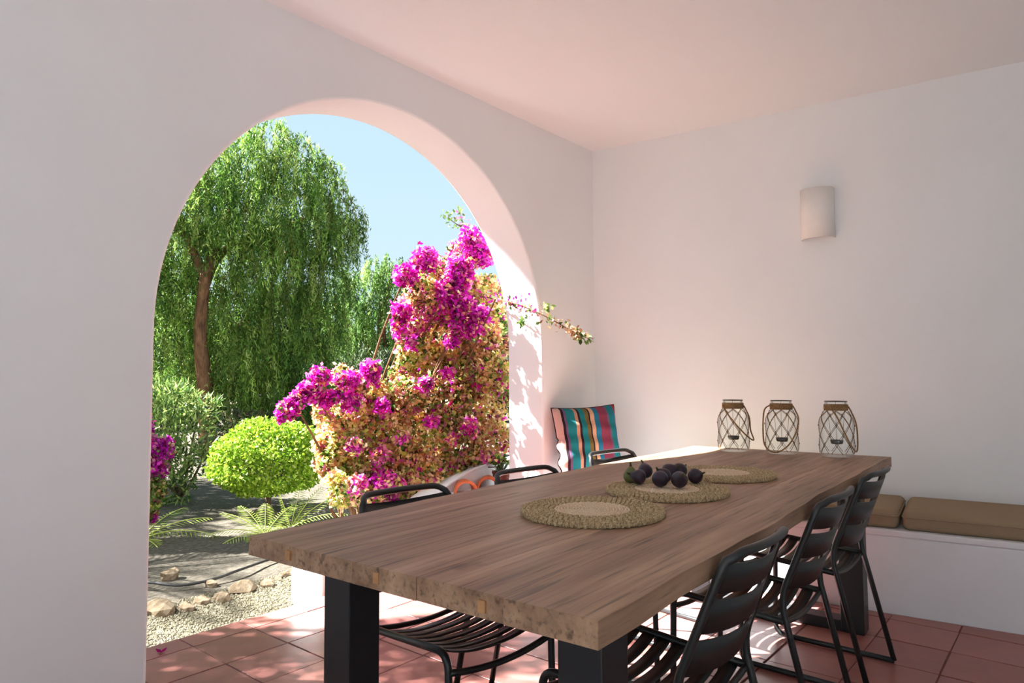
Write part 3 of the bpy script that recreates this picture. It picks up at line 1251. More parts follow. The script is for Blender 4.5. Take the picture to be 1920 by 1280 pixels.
def ground():
    m = MB()
    nx, ny = 60, 60
    xs = np.linspace(-30, 36, nx + 1)
    yy = np.concatenate([[-30, -15], EDGE - 0.4 + (np.linspace(0, 1, ny - 1) ** 1.6) * 48])
    vs_, fs = [], []
    for j in range(ny + 1):
        for i in range(nx + 1):
            h = 0.0
            if yy[j] > 1.5:
                h = 0.03 * math.sin(xs[i] * 1.3 + yy[j] * 0.7) * min(1, (yy[j] - 1.5))
            vs_.append((xs[i], yy[j], GZ + h))
    for j in range(ny):
        for i in range(nx):
            k = j * (nx + 1) + i
            fs.append((k, k + 1, k + nx + 2, k + nx + 1))
    o_ = m.add(vs_, fs).build('ground', M_SOIL, smooth=True)
    tag(o_, 'dusty pale garden ground under the trees', 'ground', kind='structure')
    # pale gravel strip beside the porch
    m = MB()
    n = 40
    vs_, fs = [], []
    for i in range(n + 1):
        x = -8 + i * (6.35 / n)
        yo = 1.28 + 0.07 * math.sin(x * 3.1) + 0.05 * math.sin(x * 7.3) - 0.05 * (x + 3)
        vs_ += [(x, EDGE - .002, GZ + 0.012), (x, yo, GZ + 0.012), (x, yo + 0.06, GZ - 0.02)]
    for i in range(n):
        a = 3 * i
        fs += [(a, a + 3, a + 4, a + 1), (a + 1, a + 4, a + 5, a + 2)]
    o_ = fix_normals(m.add(vs_, fs).build('gravel_bed', M_GRAVEL, smooth=True))
    tag(o_, 'strip of pale gravel beside the porch step', 'gravel', kind='structure')
    # loose pebbles
    n = 9000
    px_ = rng.uniform(-3.4, -1.7, n)
    py_ = EDGE + 0.01 + rng.random(n) * 0.88
    r_ = rng.uniform(0.004, 0.011, n)
    base = np.array([(1, 0, 0), (0, 1, 0), (-1, 0, 0), (0, -1, 0), (0, 0, .7), (0, 0, -.5)], float)
    F8 = np.array([(0, 1, 4), (1, 2, 4), (2, 3, 4), (3, 0, 4), (1, 0, 5), (2, 1, 5), (3, 2, 5), (0, 3, 5)])
    V = np.empty((n, 6, 3))
    a = rng.random(n) * 6.28
    ca, sa = np.cos(a), np.sin(a)
    st = rng.uniform(.7, 1.4, n)
    for k in range(6):
        bx, by, bz = base[k]
        V[:, k, 0] = px_ + r_ * (bx * ca * st - by * sa)
        V[:, k, 1] = py_ + r_ * (bx * sa * st + by * ca)
        V[:, k, 2] = GZ + 0.012 + r_ * 0.3 + r_ * bz
    Fs = (F8[None] + 6 * np.arange(n)[:, None, None]).reshape(-1, 3)
    me = bpy.data.meshes.new('pebbles')
    me.from_pydata(V.reshape(-1, 3), [], Fs.tolist())
    me.materials.append(M_PEBBLE)
    o_ = bpy.data.objects.new('pebbles', me)
    COL.objects.link(o_)
    tag(o_, 'loose pale pebbles scattered over the gravel strip', 'pebbles', kind='stuff')


ground()


def rock(px, py, size, label, flat=0.6):
    q = onz(px, py, GZ + 0.02)
    import bmesh
    bm = bmesh.new()
    bmesh.ops.create_icosphere(bm, subdivisions=2, radius=1.0)
    ax = rng.uniform(.7, 1.25, 3)
    ph = rng.random(3) * 6
    for v in bm.verts:
        p_ = v.co
        k = 1 + 0.16 * math.sin(3.1 * p_.x + ph[0]) + 0.14 * math.sin(3.7 * p_.y + ph[1]) + 0.12 * math.sin(4.3 * p_.z + ph[2]) + rng.normal() * 0.05
        v.co = Vector((p_.x * ax[0], p_.y * ax[1], p_.z * flat)) * k * size
    me = bpy.data.meshes.new('rock')
    bm.to_mesh(me)
    bm.free()
    me.materials.append(M_ROCK)
    o_ = bpy.data.objects.new('rock', me)
    COL.objects.link(o_)
    o_.location = (q[0], q[1], GZ + size * flat * 0.45)
    tag(o_, label, 'rock', 'border stones between gravel and bed')


for px, py, s, lab in ((296, 1146, 0.080, 'pale border stone beside the left pier of the arch'),
                       (350, 1140, 0.055, 'tan pointed border stone, second from the left pier'),
                       (378, 1128, 0.055, 'flat tan border stone, third from the left pier'),
                       (418, 1122, 0.062, 'pale border stone in the middle of the stone row'),
                       (452, 1104, 0.078, 'brown rounded border stone, largest of the row'),
                       (500, 1096, 0.055, 'cream border stone right of the brown rounded one'),
                       (523, 1086, 0.040, 'small pale border stone left of the white wall end'),
                       (541, 1074, 0.055, 'pale border stone touching the white wall end'),
                       (318, 1078, 0.07, 'pale stone lying in the bed above the hose'),
                       (395, 1092, 0.04, 'small stone below the curve of the hose')):
    rock(px, py, s, lab)

pts = [onz(x, y, GZ + 0.03) for x, y in ((215, 1088), (280, 1096), (340, 1096), (400, 1086), (450, 1072), (500, 1050), (560, 1030), (640, 1012), (720, 1000))]
m = MB()
trunk(m, [(p_[0], p_[1], GZ + 0.035 + 0.01 * math.sin(i * 2)) for i, p_ in enumerate(pts)], [0.009] * len(pts), 8)
o = m.build('garden_hose', M_HOSE, smooth=True)
tag(o, 'thin black irrigation hose curving over the garden bed', 'hose')

# low white garden wall just beyond the porch edge
X0 = onz(603, 1118, 0.0)[0] + 0.02
gw = empty('garden_wall', (X0 + 1.3, 0.6, GZ))
tag(gw, 'low white garden wall with a swooping top outside the arch', 'low wall')
prof_top = []
for x in np.linspace(X0, 0.9, 36):
    t = np.clip((x + 1.45) / 1.0, 0, 1)
    t = t * t * (3 - 2 * t)
    prof_top.append((x, 0.25 + 0.28 * t))
poly = [(X0, GZ - .02), (0.9, GZ - .02)] + prof_top[::-1]
o = fix_normals(MB().prism(poly, 0.66, 0.80).build('body', M_WALL, bevel=0.01))
local(o, gw)
poly = [(X0, GZ - .02), (-0.2, GZ - .02), (-0.2, 0.385), (-1.15, 0.385), (-1.3, 0.25), (X0, 0.25)]
o = fix_normals(MB().prism(poly, 0.50, 0.66).build('ledge', M_WALL, bevel=0.01))
local(o, gw)
m = MB()
cp = [(x, z) for x, z in prof_top] + [(x, z + 0.016) for x, z in prof_top[::-1]]
o = fix_normals(MB().prism(cp, 0.645, 0.815).build('coping', M_WALL, bevel=0.004))
local(o, gw)


def barrel_tile(x, y, z, lab, rot=0.0):
    seg = 16
    vs_, fs = [], []
    for j in range(7):
        yy = j * 0.028
        r_ = 0.074 - 0.002 * j
        for k in range(seg + 1):
            a = math.pi * k / seg
            vs_.append((r_ * math.cos(a), yy, r_ * 1.1 * math.sin(a)))
    for j in range(6):
        for k in range(seg):
            i = j * (seg + 1) + k
            fs.append((i, i + 1, i + seg + 2, i + seg + 1))
    o_ = MB().add(vs_, fs).build('roof_tile', M_CLAY, smooth=True, solid=0.02)
    o_.location = (x, y, z)
    o_.rotation_euler = (0, 0, rot)
    tag(o_, lab, 'roof tile', 'curved clay tiles on the garden wall')


q = onY(870, 905, 0.52)
barrel_tile(q[0], 0.5, 0.393, 'curved orange clay tile on the low wall, left of two', -0.72)
q = onY(911, 905, 0.52)
barrel_tile(q[0], 0.5, 0.393, 'curved orange clay tile on the low wall beside the spiky plant', -0.85)

# spiky plant in a clay pot behind the tiles
q = onY(930, 886, 0.58)
root = empty('potted_agave', (q[0] + 0.05, 0.572, 0.387))
MB().lathe([(0.001, 0), (0.048, 0), (0.066, 0.09), (0.07, 0.09), (0.07, 0.105), (0.06, 0.105), (0.057, 0.08), (0.001, 0.08)], 28).build('pot', M_CLAY2, root, smooth=False)
C, D, Nn = [], [], []
m = MB()
for k in range(34):
    a = k * 2.4
    el = random.uniform(0.35, 1.3)
    L_ = random.uniform(0.09, 0.16)
    d_ = np.array([math.cos(a) * math.cos(el), math.sin(a) * math.cos(el), math.sin(el)])
    s_ = np.array([-math.sin(a), math.cos(a), 0]) * 0.008
    b_ = np.array([0, 0, 0.08])
    mid = b_ + d_ * L_ * 0.5
    tip = b_ + d_ * L_ + np.array([0, 0, -0.012])
    m.add([b_ - s_, b_ + s_, mid + s_ * 0.8, tip, mid - s_ * 0.8, mid + np.array([0, 0, -.004])], [(0, 1, 5), (1, 2, 5), (2, 3, 5), (3, 4, 5), (4, 0, 5), (0, 4, 3, 2, 1)])
m.build('leaves', simple('agave_leaf', lin((82, 98, 62)), 0.55, var=0.3, vs_=30), root)
tag(root, 'small spiky plant in a dark clay pot on the low wall', 'plant')

# ------------------------------------------------------------------ bougainvillea
MAG = [(196, 28, 178), (214, 44, 190), (178, 24, 156), (226, 84, 202), (204, 36, 140)]
PNK = [(214, 120, 168), (222, 150, 176), (196, 96, 150)]
ORG = [(240, 200, 150), (232, 178, 124), (246, 218, 178), (220, 158, 116), (240, 222, 160), (232, 198, 160)]
YEL = [(228, 220, 128), (206, 206, 112), (238, 228, 160), (190, 198, 96)]
GRN = [(92, 122, 48), (116, 146, 62), (70, 96, 40), (132, 156, 84)]
BRN = [(160, 112, 78), (124, 84, 60), (190, 136, 100)]
PAL = MAG + PNK + ORG + YEL + GRN + BRN
PW = {'L': [.25] * 5 + [.9] * 3 + [3] * 6 + [3] * 4 + [1.6] * 4 + [.8] * 3,
      'M': [6] * 5 + [2.6] * 3 + [.7] * 6 + [.1] * 4 + [.3] * 4 + [.2] * 3,
      'P': [1.6] * 5 + [5] * 3 + [1.5] * 6 + [.6] * 4 + [1] * 4 + [1] * 3,
      'O': [.38] * 5 + [1.1] * 3 + [3.6] * 6 + [1.6] * 4 + [1.0] * 4 + [.9] * 3,
      'Y': [.1] * 5 + [.3] * 3 + [2] * 6 + [4] * 4 + [2] * 4 + [1] * 3,
      'G': [.3] * 5 + [.5] * 3 + [.8] * 6 + [1.5] * 4 + [6] * 4 + [1.2] * 3,
      'B': [.3] * 5 + [1.2] * 3 + [2.2] * 6 + [1] * 4 + [2] * 4 + [2.4] * 3}


def bdist(x):
    return 4.76 + (x - 600) / 350.0 * 0.40


blobs = []
for b in ((900, 560, 48, 'L'), (840, 560, 55, 'P'), (785, 580, 42, 'P'), (762, 622, 28, 'P'), (830, 640, 58, 'O'), (900, 640, 50, 'O'), (925, 605, 30, 'G'),
          (800, 690, 50, 'L'), (870, 700, 58, 'L'), (918, 700, 42, 'O'), (830, 752, 58, 'B'), (765, 742, 38, 'B'), (900, 772, 52, 'O'), (700, 738, 32, 'O'),
          (660, 722, 28, 'B'), (650, 790, 42, 'L'), (720, 800, 52, 'O'), (790, 822, 58, 'L'), (860, 832, 50, 'B'), (925, 822, 34, 'O'), (622, 812, 26, 'O'),
          (640, 852, 32, 'Y'), (700, 872, 48, 'L'), (770, 882, 48, 'O'), (660, 898, 34, 'Y'), (730, 912, 38, 'P'), (838, 884, 36, 'O'), (898, 868, 30, 'G'),
          (610, 785, 20, 'O'), (630, 760, 24, 'O'), (680, 770, 34, 'O'), (740, 850, 40, 'O'), (818, 515, 36, 'B'), (870, 480, 34, 'P'), (790, 545, 30, 'B'),
          (935, 740, 24, 'G'), (930, 650, 26, 'B'), (775, 660, 30, 'Y'), (755, 700, 24, 'B'), (690, 905, 30, 'O'), (632, 900, 18, 'Y'),
          (640, 705, 20, 'B'), (940, 875, 18, 'G'), (600, 770, 12, 'O'), (612, 870, 22, 'L'), (640, 925, 24, 'Y'), (690, 930, 26, 'O'), (600, 835, 14, 'O'), (760, 920, 28, 'L'), (800, 890, 34, 'O')):
    blobs.append((b[0], b[1], b[2], b[3], float(rng.uniform(-.20, .12)), 1.0))
for b in ((797, 487, 24), (759, 516, 20), (893, 462, 24), (905, 478, 20), (862, 506, 26), (858, 525, 24), (850, 563, 26), (868, 580, 28), (880, 609, 24), (862, 612, 18),
          (752, 585, 18), (771, 642, 10), (848, 640, 12), (939, 538, 18), (956, 552, 13), (974, 560, 9), (880, 440, 16), (830, 545, 16), (905, 590, 14), (748, 610, 13),
          (599, 705, 16), (613, 747, 15), (587, 733, 15), (660, 752, 17), (695, 692, 17), (662, 711, 13), (716, 763, 13), (798, 719, 13), (840, 700, 10),
          (882, 798, 15), (810, 789, 10), (711, 854, 16), (664, 836, 15), (721, 897, 18), (671, 908, 17), (756, 822, 12), (915, 857, 11), (847, 824, 8),
          (539, 769, 17), (552, 755, 14), (559, 747, 13), (573, 731, 14), (528, 778, 9), (585, 740, 11), (640, 712, 10), (636, 740, 9), (700, 712, 10), (745, 905, 12), (886, 812, 8)):
    big = b[2] >= 12
    blobs.append((b[0], b[1], b[2], 'M' if b[1] < 800 or b[0] in (882, 721) else 'P', -0.42 if b[0] > 930 else -0.27, 1.35))


def bougainvillea():
    Cs, Ts, Ls = [], [], []
    ctr = []
    for (x, y, r, ty, dd, dens) in blobs:
        d = bdist(x) + dd
        n = int(1.0 * r * r * 0.26 * dens + 20)
        p_, v = blob_points(x, y, r, d, n, 1.0, 0.15 if r < 20 else 0.3, 0.55 if r > 20 else 0.9)
        Cs.append(p_)
        Ts.append(tints(n, PAL, PW[ty], 0.12, 1.0))
        ctr.append(at(x, y, d))
    # clustered bracts: three to a floret
    C = np.concatenate(Cs)
    T = np.concatenate(Ts)
    tw_ = np.clip((C[:, 0] + 1.45) / 1.0, 0, 1)
    keep = (C[:, 1] > 0.42) & ((C[:, 1] > 0.86) | (C[:, 2] > 0.28 + 0.27 * tw_ * tw_ * (3 - 2 * tw_)))
    C, T = C[keep], T[keep]
    n = len(C)
    K = 3
    C3 = np.repeat(C, K, 0) + rng.normal(size=(n * K, 3)) * 0.011
    T3 = np.repeat(T, K, 0) * (1 + 0.1 * rng.normal(size=(n * K, 1)))
    base = np.array((-1.0 + 0.15, 1.45, GZ))
    root = empty('bougainvillea', tuple(base))
    leaf_mesh('bracts', C3, rsphere(n * K), rsphere(n * K), rng.uniform(.026, .042, n * K), rng.uniform(.02, .032, n * K), T3.clip(0.005, 0.95), M_BRACT, root, 0.12)
    # stems
    m = MB()
    ctr = np.array(ctr)
    sel = [i for i in range(len(blobs)) if blobs[i][2] > 12]
    for i in sel[::2]:
        c = ctr[i]
        b = base + np.array([rng.normal() * .15, rng.normal() * .1, 0])
        mid = b * 0.45 + c * 0.55 + np.array([0, 0.1, 0.12]) + rng.normal(size=3) * .05
        trunk(m, [b, mid, c], [0.016, 0.009, 0.004], 6)
    trunk(m, [base, base + np.array([.15, .0, .7]), base + np.array([.4, -.1, 1.5])], [0.035, .028, .015], 8)
    o_ = m.build('stems', M_BARK, root, smooth=True)
    o_.matrix_parent_inverse = Matrix.Translation(-Vector(root.location))
    # long shoot reaching through the arch into the porch, and the shoot standing up at the top
    shoot = [onY(905, 556, 0.50), onY(955, 566, 0.16), onY(1000, 582, -0.02), onY(1040, 602, -0.14), onY(1075, 622, -0.22), onY(1106, 636, -0.28)]
    m = MB()
    trunk(m, shoot, [0.006, .005, .004, .0035, .003, .002], 6)
    twig = [shoot[3], onY(1030, 590, -.1), onY(1028, 574, -.12)]
    trunk(m, twig, [0.003, .002, .0015], 5)
    o_ = m.build('shoot', M_BARK, root, smooth=True)
    o_.matrix_parent_inverse = Matrix.Translation(-Vector(root.location))
    top = [at(900, 470, bdist(900)), at(872, 425, 5.1), at(858, 384, 5.1)]
    top2 = [at(872, 430, 5.1), at(845, 412, 5.12), at(840, 400, 5.12)]
    for pth in (top, top2):
        m = MB()
        trunk(m, pth, [0.004, .003, .002], 5)
        o_ = m.build('shoot', M_BARK, root, smooth=True)
        o_.matrix_parent_inverse = Matrix.Translation(-Vector(root.location))
    Cs, Ts = [], []

    def along(path, n, spread, cols, w, t0=0.0, t1=1.0):
        P_ = np.array(path)
        s = np.linspace(0, 1, len(P_))
        t = rng.uniform(t0, t1, n)
        c = np.stack([np.interp(t, s, P_[:, k]) for k in range(3)], 1) + rng.normal(size=(n, 3)) * spread
        Cs.append(c)
        Ts.append(tints(n, cols, w, 0.15))
    along(shoot, 120, 0.022, ORG + GRN + BRN, [1] * 6 + [1.6] * 4 + [1.6] * 3, 0.1, 1.0)
    along(shoot, 70, 0.024, MAG + PNK, None, 0.0, 0.42)
    along(shoot, 46, 0.020, ORG, None, 0.72, 0.9)
    along(shoot, 40, 0.02, GRN, None, 0.86, 1.0)
    along(twig, 26, 0.014, YEL + GRN, None, 0.6, 1.0)
    along([onY(985, 597, .0), onY(974, 612, .0)], 26, 0.014, GRN, None)
    along(top, 60, 0.026, GRN + PNK, None, 0.3, 1.0)
    along(top2, 36, 0.024, GRN, None, 0.2, 1.0)
    C = np.concatenate(Cs)
    T = np.concatenate(Ts)
    n = len(C)
    leaf_mesh('shoot_leaves', C, rsphere(n), rsphere(n), rng.uniform(.024, .04, n), rng.uniform(.016, .026, n), T.clip(0.005, .95), M_LEAF, root, 0.12)
    tag(root, 'large bougainvillea in magenta and faded orange growing beside the arch', 'bougainvillea')


bougainvillea()


def small_bougainvillea():
    root = empty('bougainvillea', tuple(onz(262, 990, GZ)))
    Cs, Ts = [], []
    for (x, y, r, ty) in ((300, 846, 20, 'M'), (308, 836, 13, 'M'), (292, 884, 16, 'M'), (285, 968, 9, 'M'), (262, 860, 40, 'M'), (250, 930, 45, 'G'), (270, 930, 24, 'G'), (285, 915, 20, 'G'), (235, 800, 40, 'M')):
        n = int(r * r * .5 + 30)
        p_, v = blob_points(x, y, r, 6.3, n, 1, .2, 1.2)
        Cs.append(p_)
        Ts.append(tints(n, PAL, PW[ty], .12))
    C = np.repeat(np.concatenate(Cs), 3, 0)
    C = C + rng.normal(size=C.shape) * .013
    T = np.repeat(np.concatenate(Ts), 3, 0)
    n = len(C)
    leaf_mesh('bracts', C, rsphere(n), rsphere(n), rng.uniform(.03, .045, n), rng.uniform(.022, .034, n), T, M_BRACT, root, .12)
    m = MB()
    b = np.array(root.location)
    for (x, y) in ((300, 846), (292, 884), (285, 968), (255, 850), (245, 920)):
        c = at(x, y, 6.3)
        trunk(m, [b, b * .5 + c * .5 + np.array([0, 0, .1]), c], [.01, .006, .003], 6)
    o_ = m.build('stems', M_BARK, root, smooth=True)
    o_.matrix_parent_inverse = Matrix.Translation(-Vector(root.location))
    tag(root, 'magenta bougainvillea sprig peeping out beside the left pier', 'bougainvillea')


small_bougainvillea()

# ------------------------------------------------------------------ trees


def pepper_tree(name, base, trunks, blobs_, label, cols, w, dens=1.0, leaf=(.075, .013), strands=True, cat='tree', jit=.2, mat=None, shell=.25):
    root = empty(name, tuple(base))
    for k_, (pts_, rad_) in enumerate(trunks):
        m = MB()
        trunk(m, pts_, rad_, 12)
        o_ = m.build('trunk' if k_ == 0 or cat == 'hedge' else 'branch', M_BARK, root, smooth=True)
        o_.matrix_parent_inverse = Matrix.Translation(-Vector(root.location))
    Cs, Ds, Ts = [], [], []
    for (x, y, r, d, br) in blobs_:
        rm = r / FPX * d
        ns = int(dens * (rm ** 2) * 210 + 6)
        p_, v = blob_points(x, y, r, d, ns, 0.95, shell, 1.1)
        # each strand: a drooping shoot carrying narrow leaflets
        nl = 26
        out = v.copy()
        out[:, 2] = 0
        out /= np.linalg.norm(out, axis=1, keepdims=True) + 1e-6
        ln = rng.uniform(0.25, 0.6, ns)
        tone = (1 + 0.22 * rng.normal(size=(ns, 1))).clip(.5, 1.6)
        tc = tints(ns, cols, w, 0.1) * tone
        for k in range(nl):
            t = (k + rng.random(ns)) / nl
            drop = ln * (t ** 1.4)
            hor = ln * 0.35 * t * (1 - 0.4 * t)
            c = p_ + out * hor[:, None]
            c[:, 2] -= drop
            c += rng.normal(size=c.shape) * 0.025
            Cs.append(c)
            dd = rng.normal(size=(ns, 3)) * 0.55
            dd[:, 2] -= 0.9
            Ds.append(dd)
            Ts.append(tc * (1 + .15 * rng.normal(size=(ns, 1))))
    C, D, T = np.concatenate(Cs), np.concatenate(Ds), np.concatenate(Ts)
    keep = C[:, 2] > GZ + .05
    C, D, T = C[keep], D[keep], T[keep]
    n = len(C)
    leaf_mesh('foliage', C, D, rsphere(n), rng.uniform(leaf[0] * .8, leaf[0] * 1.3, n), rng.uniform(leaf[1] * .8, leaf[1] * 1.3, n), T.clip(.004, .9), mat or M_LEAF, root)
    tag(root, label, cat)
    return n


PEP = [(126, 162, 66), (100, 140, 54), (162, 192, 90), (70, 106, 42), (182, 202, 108), (120, 132, 60)]
tb = onz(396, 848, GZ)
tb = at(392, 830, 12.2)
tb[2] = GZ
D0 = 12.0
tr1 = ([tb, at(386, 740, 12.1), at(376, 640, 12.0), at(380, 560, 12.0), at(390, 500, 12.0), at(430, 400, 12.7), at(470, 320, 12.9)], [.16, .125, .10, .09, .08, .05, .03])
tr2 = ([at(388, 800, 12.2), at(408, 720, 12.3), at(440, 640, 12.8), at(500, 540, 12.9), at(560, 440, 12.9)], [.15, .11, .09, .07, .04])
tr3 = ([at(380, 540, 12.0), at(420, 470, 12.7), at(520, 430, 12.8), at(600, 400, 12.8)], [.09, .07, .05, .03])
tr4 = ([at(385, 520, 12.0), at(340, 420, 12.2), at(330, 360, 12.4)], [.08, .06, .03])
pep_blobs = [(440, 290, 62, 12.2, 1), (510, 262, 42, 12.2, 1), (560, 300, 48, 12.1, 1), (600, 330, 42, 12.0, 1), (650, 395, 30, 12.0, 1), (640, 440, 40, 12.0, 1),
             (380, 370, 62, 12.0, 1), (460, 380, 80, 12.2, 1), (540, 390, 76, 12.0, 1), (600, 430, 60, 12.0, 1), (340, 450, 58, 12.4, 1), (430, 470, 80, 12.6, 1),
             (520, 490, 80, 12.0, 1), (600, 520, 58, 12.0, 1), (310, 520, 54, 12.6, 1), (300, 600, 56, 12.6, 1), (450, 570, 66, 12.4, 1), (540, 590, 70, 12.0, 1),
             (600, 600, 50, 12.2, 1), (480, 660, 62, 12.0, 1), (560, 670, 60, 12.0, 1), (320, 680, 52, 12.8, 1), (430, 650, 40, 12.9, 1), (520, 730, 48, 12.0, 1), (590, 690, 46, 12.4, 1), (445, 720, 36, 12.0, 1), (470, 770, 30, 12.1, 1), (510, 780, 34, 12.2, 1), (560, 750, 40, 12.1, 1), (610, 750, 40, 12.3, 1), (440, 785, 26, 12.0, 1), (420, 700, 26, 12.1, 1),
             (250, 400, 70, 12.2, 1), (230, 520, 80, 12.4, 1), (330, 330, 50, 12.3, 1), (400, 300, 40, 12.5, 1), (350, 560, 40, 13.2, 1), (380, 620, 50, 13.4, 1), (360, 700, 45, 13.4, 1)]
NL = pepper_tree('pepper_tree', tb, [tr1, tr2, tr3, tr4], pep_blobs, 'tall weeping pepper tree with drooping foliage and brown leaning trunk', PEP, [3, 3, 2, 2, 1, 1], 2.4, (.09, .017))

tb2 = at(725, 800, 17.5)
tb2[2] = GZ
pepper_tree('garden_tree', tb2, [([tb2, at(722, 700, 17.5), at(715, 600, 17.4), at(735, 520, 17.5)], [.2, .15, .1, .04]), ([at(722, 690, 17.5), at(660, 620, 17.2), at(630, 570, 17.2)], [.1, .07, .03])],
            [(690, 545, 46, 17.5, 1), (740, 525, 40, 17.6, 1), (650, 590, 48, 17.2, 1), (715, 610, 60, 17.4, 1), (770, 585, 44, 17.6, 1), (705, 500, 20, 17.5, 1), (735, 490, 18, 17.5, 1), (655, 520, 22, 17.4, 1), (770, 660, 50, 17.6, 1), (690, 670, 56, 17.6, 1), (830, 620, 60, 17.8, 1)],
            'lighter green loose tree behind the bougainvillea', [(134, 168, 82), (110, 146, 66), (156, 182, 100), (84, 120, 54)], None, 1.3, (.10, .024))

tb3 = at(640, 815, 15.0)
tb3[2] = GZ
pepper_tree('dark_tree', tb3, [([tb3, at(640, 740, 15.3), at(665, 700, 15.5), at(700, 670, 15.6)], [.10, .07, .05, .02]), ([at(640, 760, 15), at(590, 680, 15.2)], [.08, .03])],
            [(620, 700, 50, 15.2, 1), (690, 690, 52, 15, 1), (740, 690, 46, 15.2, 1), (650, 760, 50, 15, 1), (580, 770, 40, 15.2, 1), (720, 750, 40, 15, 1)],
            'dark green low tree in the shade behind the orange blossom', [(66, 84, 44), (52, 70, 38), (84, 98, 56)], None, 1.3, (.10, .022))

# distant hedge closing the view
hb = onz(480, 830, GZ)
hb = at(480, 790, 21)
hb[2] = GZ
pepper_tree('far_hedge', hb, [([hb, hb + np.array([0, 0, 1.5])], [.1, .05]), ([hb + np.array([-3, 1.4, 0]), hb + np.array([-3, 1.4, 1.8])], [.1, .05]), ([hb + np.array([3, -2.0, 0]), hb + np.array([3, -2, 1.8])], [.1, .05])],
            [(x, y, 62, 21, 1) for x in range(60, 1080, 62) for y in (730, 660)] + [(x, 600, 60, 21.5, 1) for x in range(60, 640, 66)],
            'dense dark hedge far behind the trees', [(58, 74, 40), (48, 64, 34), (72, 86, 48)], None, 0.30, (.17, .06), cat='hedge', shell=.1)


def shrub(name, base, blobs_, label, cols, w, dens, leaf, cat='shrub', shell=.3, stems=6, up=0.4, mat=None):
    root = empty(name, tuple(base))
    Cs, Ds, Ts = [], [], []
    for (x, y, r, d) in blobs_:
        rm = r / FPX * d
        n = int(dens * rm ** 2) + 20
        p_, v = blob_points(x, y, r, d, n, 1.0, shell, 1.1)
        Cs.append(p_)
        dd = v + rng.normal(size=v.shape) * .7
        dd[:, 2] += up
        Ds.append(dd)
        Ts.append(tints(n, cols, w, .2))
    C, D, T = np.concatenate(Cs), np.concatenate(Ds), np.concatenate(Ts)
    k = C[:, 2] > GZ + .02
    C, D, T = C[k], D[k], T[k]
    n = len(C)
    leaf_mesh('foliage', C, D, rsphere(n), rng.uniform(leaf[0] * .7, leaf[0] * 1.2, n), rng.uniform(leaf[1] * .8, leaf[1] * 1.2, n), T.clip(.004, .9), mat or M_LEAF, root, .1)
    m = MB()
    b = np.array(base, float)
    for i in range(stems):
        x, y, r, d = blobs_[i % len(blobs_)]
        c = at(x, y, d)
        trunk(m, [b + np.array([rng.normal() * .05, rng.normal() * .05, 0]), b * .5 + c * .5 + rng.normal(size=3) * .05, c], [.018, .012, .006], 6)
    o_ = m.build('stems', M_BARK2, root, smooth=True)
    o_.matrix_parent_inverse = Matrix.Translation(-Vector(root.location))
    tag(root, label, cat)


shrub('oleander', onz(335, 940, GZ), [(330, 758, 38, 8.0), (372, 772, 36, 8.0), (305, 800, 44, 8.0), (350, 820, 50, 8.0), (310, 862, 46, 8.0), (362, 870, 34, 8.0), (325, 912, 36, 7.9), (395, 760, 22, 8.1), (270, 830, 60, 8.0), (290, 740, 34, 8.1), (340, 730, 20, 8.1)],
      'tall light green oleander shrub beside the left pier', [(140, 164, 84), (108, 138, 66), (178, 192, 112), (74, 104, 50)], None, 3600, (.10, .022), 'shrub', .25, 9, .7)
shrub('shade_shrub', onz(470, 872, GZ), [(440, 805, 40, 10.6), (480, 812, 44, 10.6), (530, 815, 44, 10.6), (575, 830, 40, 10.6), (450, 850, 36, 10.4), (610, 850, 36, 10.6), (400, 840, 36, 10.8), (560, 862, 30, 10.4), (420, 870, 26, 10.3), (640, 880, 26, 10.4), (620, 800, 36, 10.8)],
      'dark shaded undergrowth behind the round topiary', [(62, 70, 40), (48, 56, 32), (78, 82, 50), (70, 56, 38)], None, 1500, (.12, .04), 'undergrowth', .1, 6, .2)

# clipped topiary dome on a short stem


def topiary():
    b = onz(501, 963, GZ)
    root = empty('topiary', tuple(b))
    d = np.linalg.norm(np.array([*b[:2], 1.16]) - CAM)
    c = at(502, 868, d)
    hw = 98 / FPX * d
    hu = 76 / FPX * d
    hd = 56 / FPX * d
    n = 15000
    v = rsphere(n)
    rr = 0.80 + 0.2 * rng.random(n) ** 0.5 + 0.03 * rng.normal(size=n)
    lump = 1 + 0.04 * np.sin(5 * v[:, 0] + 2) * np.sin(4 * v[:, 1]) + .03 * np.sin(9 * v[:, 2] + 3 * v[:, 0])
    p_ = v * (rr * lump)[:, None]
    p_[:, 0] *= hw
    p_[:, 1] *= hw
    p_[:, 2] = np.where(p_[:, 2] > 0, p_[:, 2] * hu, p_[:, 2] * hd)
    C = c + p_
    D = v + rng.normal(size=v.shape) * .8
    T = tints(n, [(150, 184, 44), (126, 166, 36), (176, 204, 66), (104, 142, 34), (190, 210, 90)], None, .15)
    leaf_mesh('foliage', C, D, rsphere(n), rng.uniform(.03, .05, n), rng.uniform(.018, .03, n), T.clip(.004, .9), M_LEAF, root, .12)
    m = MB()
    trunk(m, [b - np.array([0, 0, .03]), b * .5 + c * .5 + np.array([.01, 0, -.05]), c], [.034, .028, .02], 10)
    for k in range(7):
        a = k * .9
        e = c + np.array([math.cos(a) * hw * .7, math.sin(a) * hw * .7, .05])
        trunk(m, [b * .35 + c * .65, (b * .3 + c * .7) * .5 + e * .5 - np.array([0, 0, .04]), e], [.014, .01, .005], 6)
    o_ = m.build('stem', M_BARK2, root, smooth=True)
    o_.matrix_parent_inverse = Matrix.Translation(-Vector(root.location))
    tag(root, 'bright green clipped topiary dome on a short stem', 'topiary')


topiary()


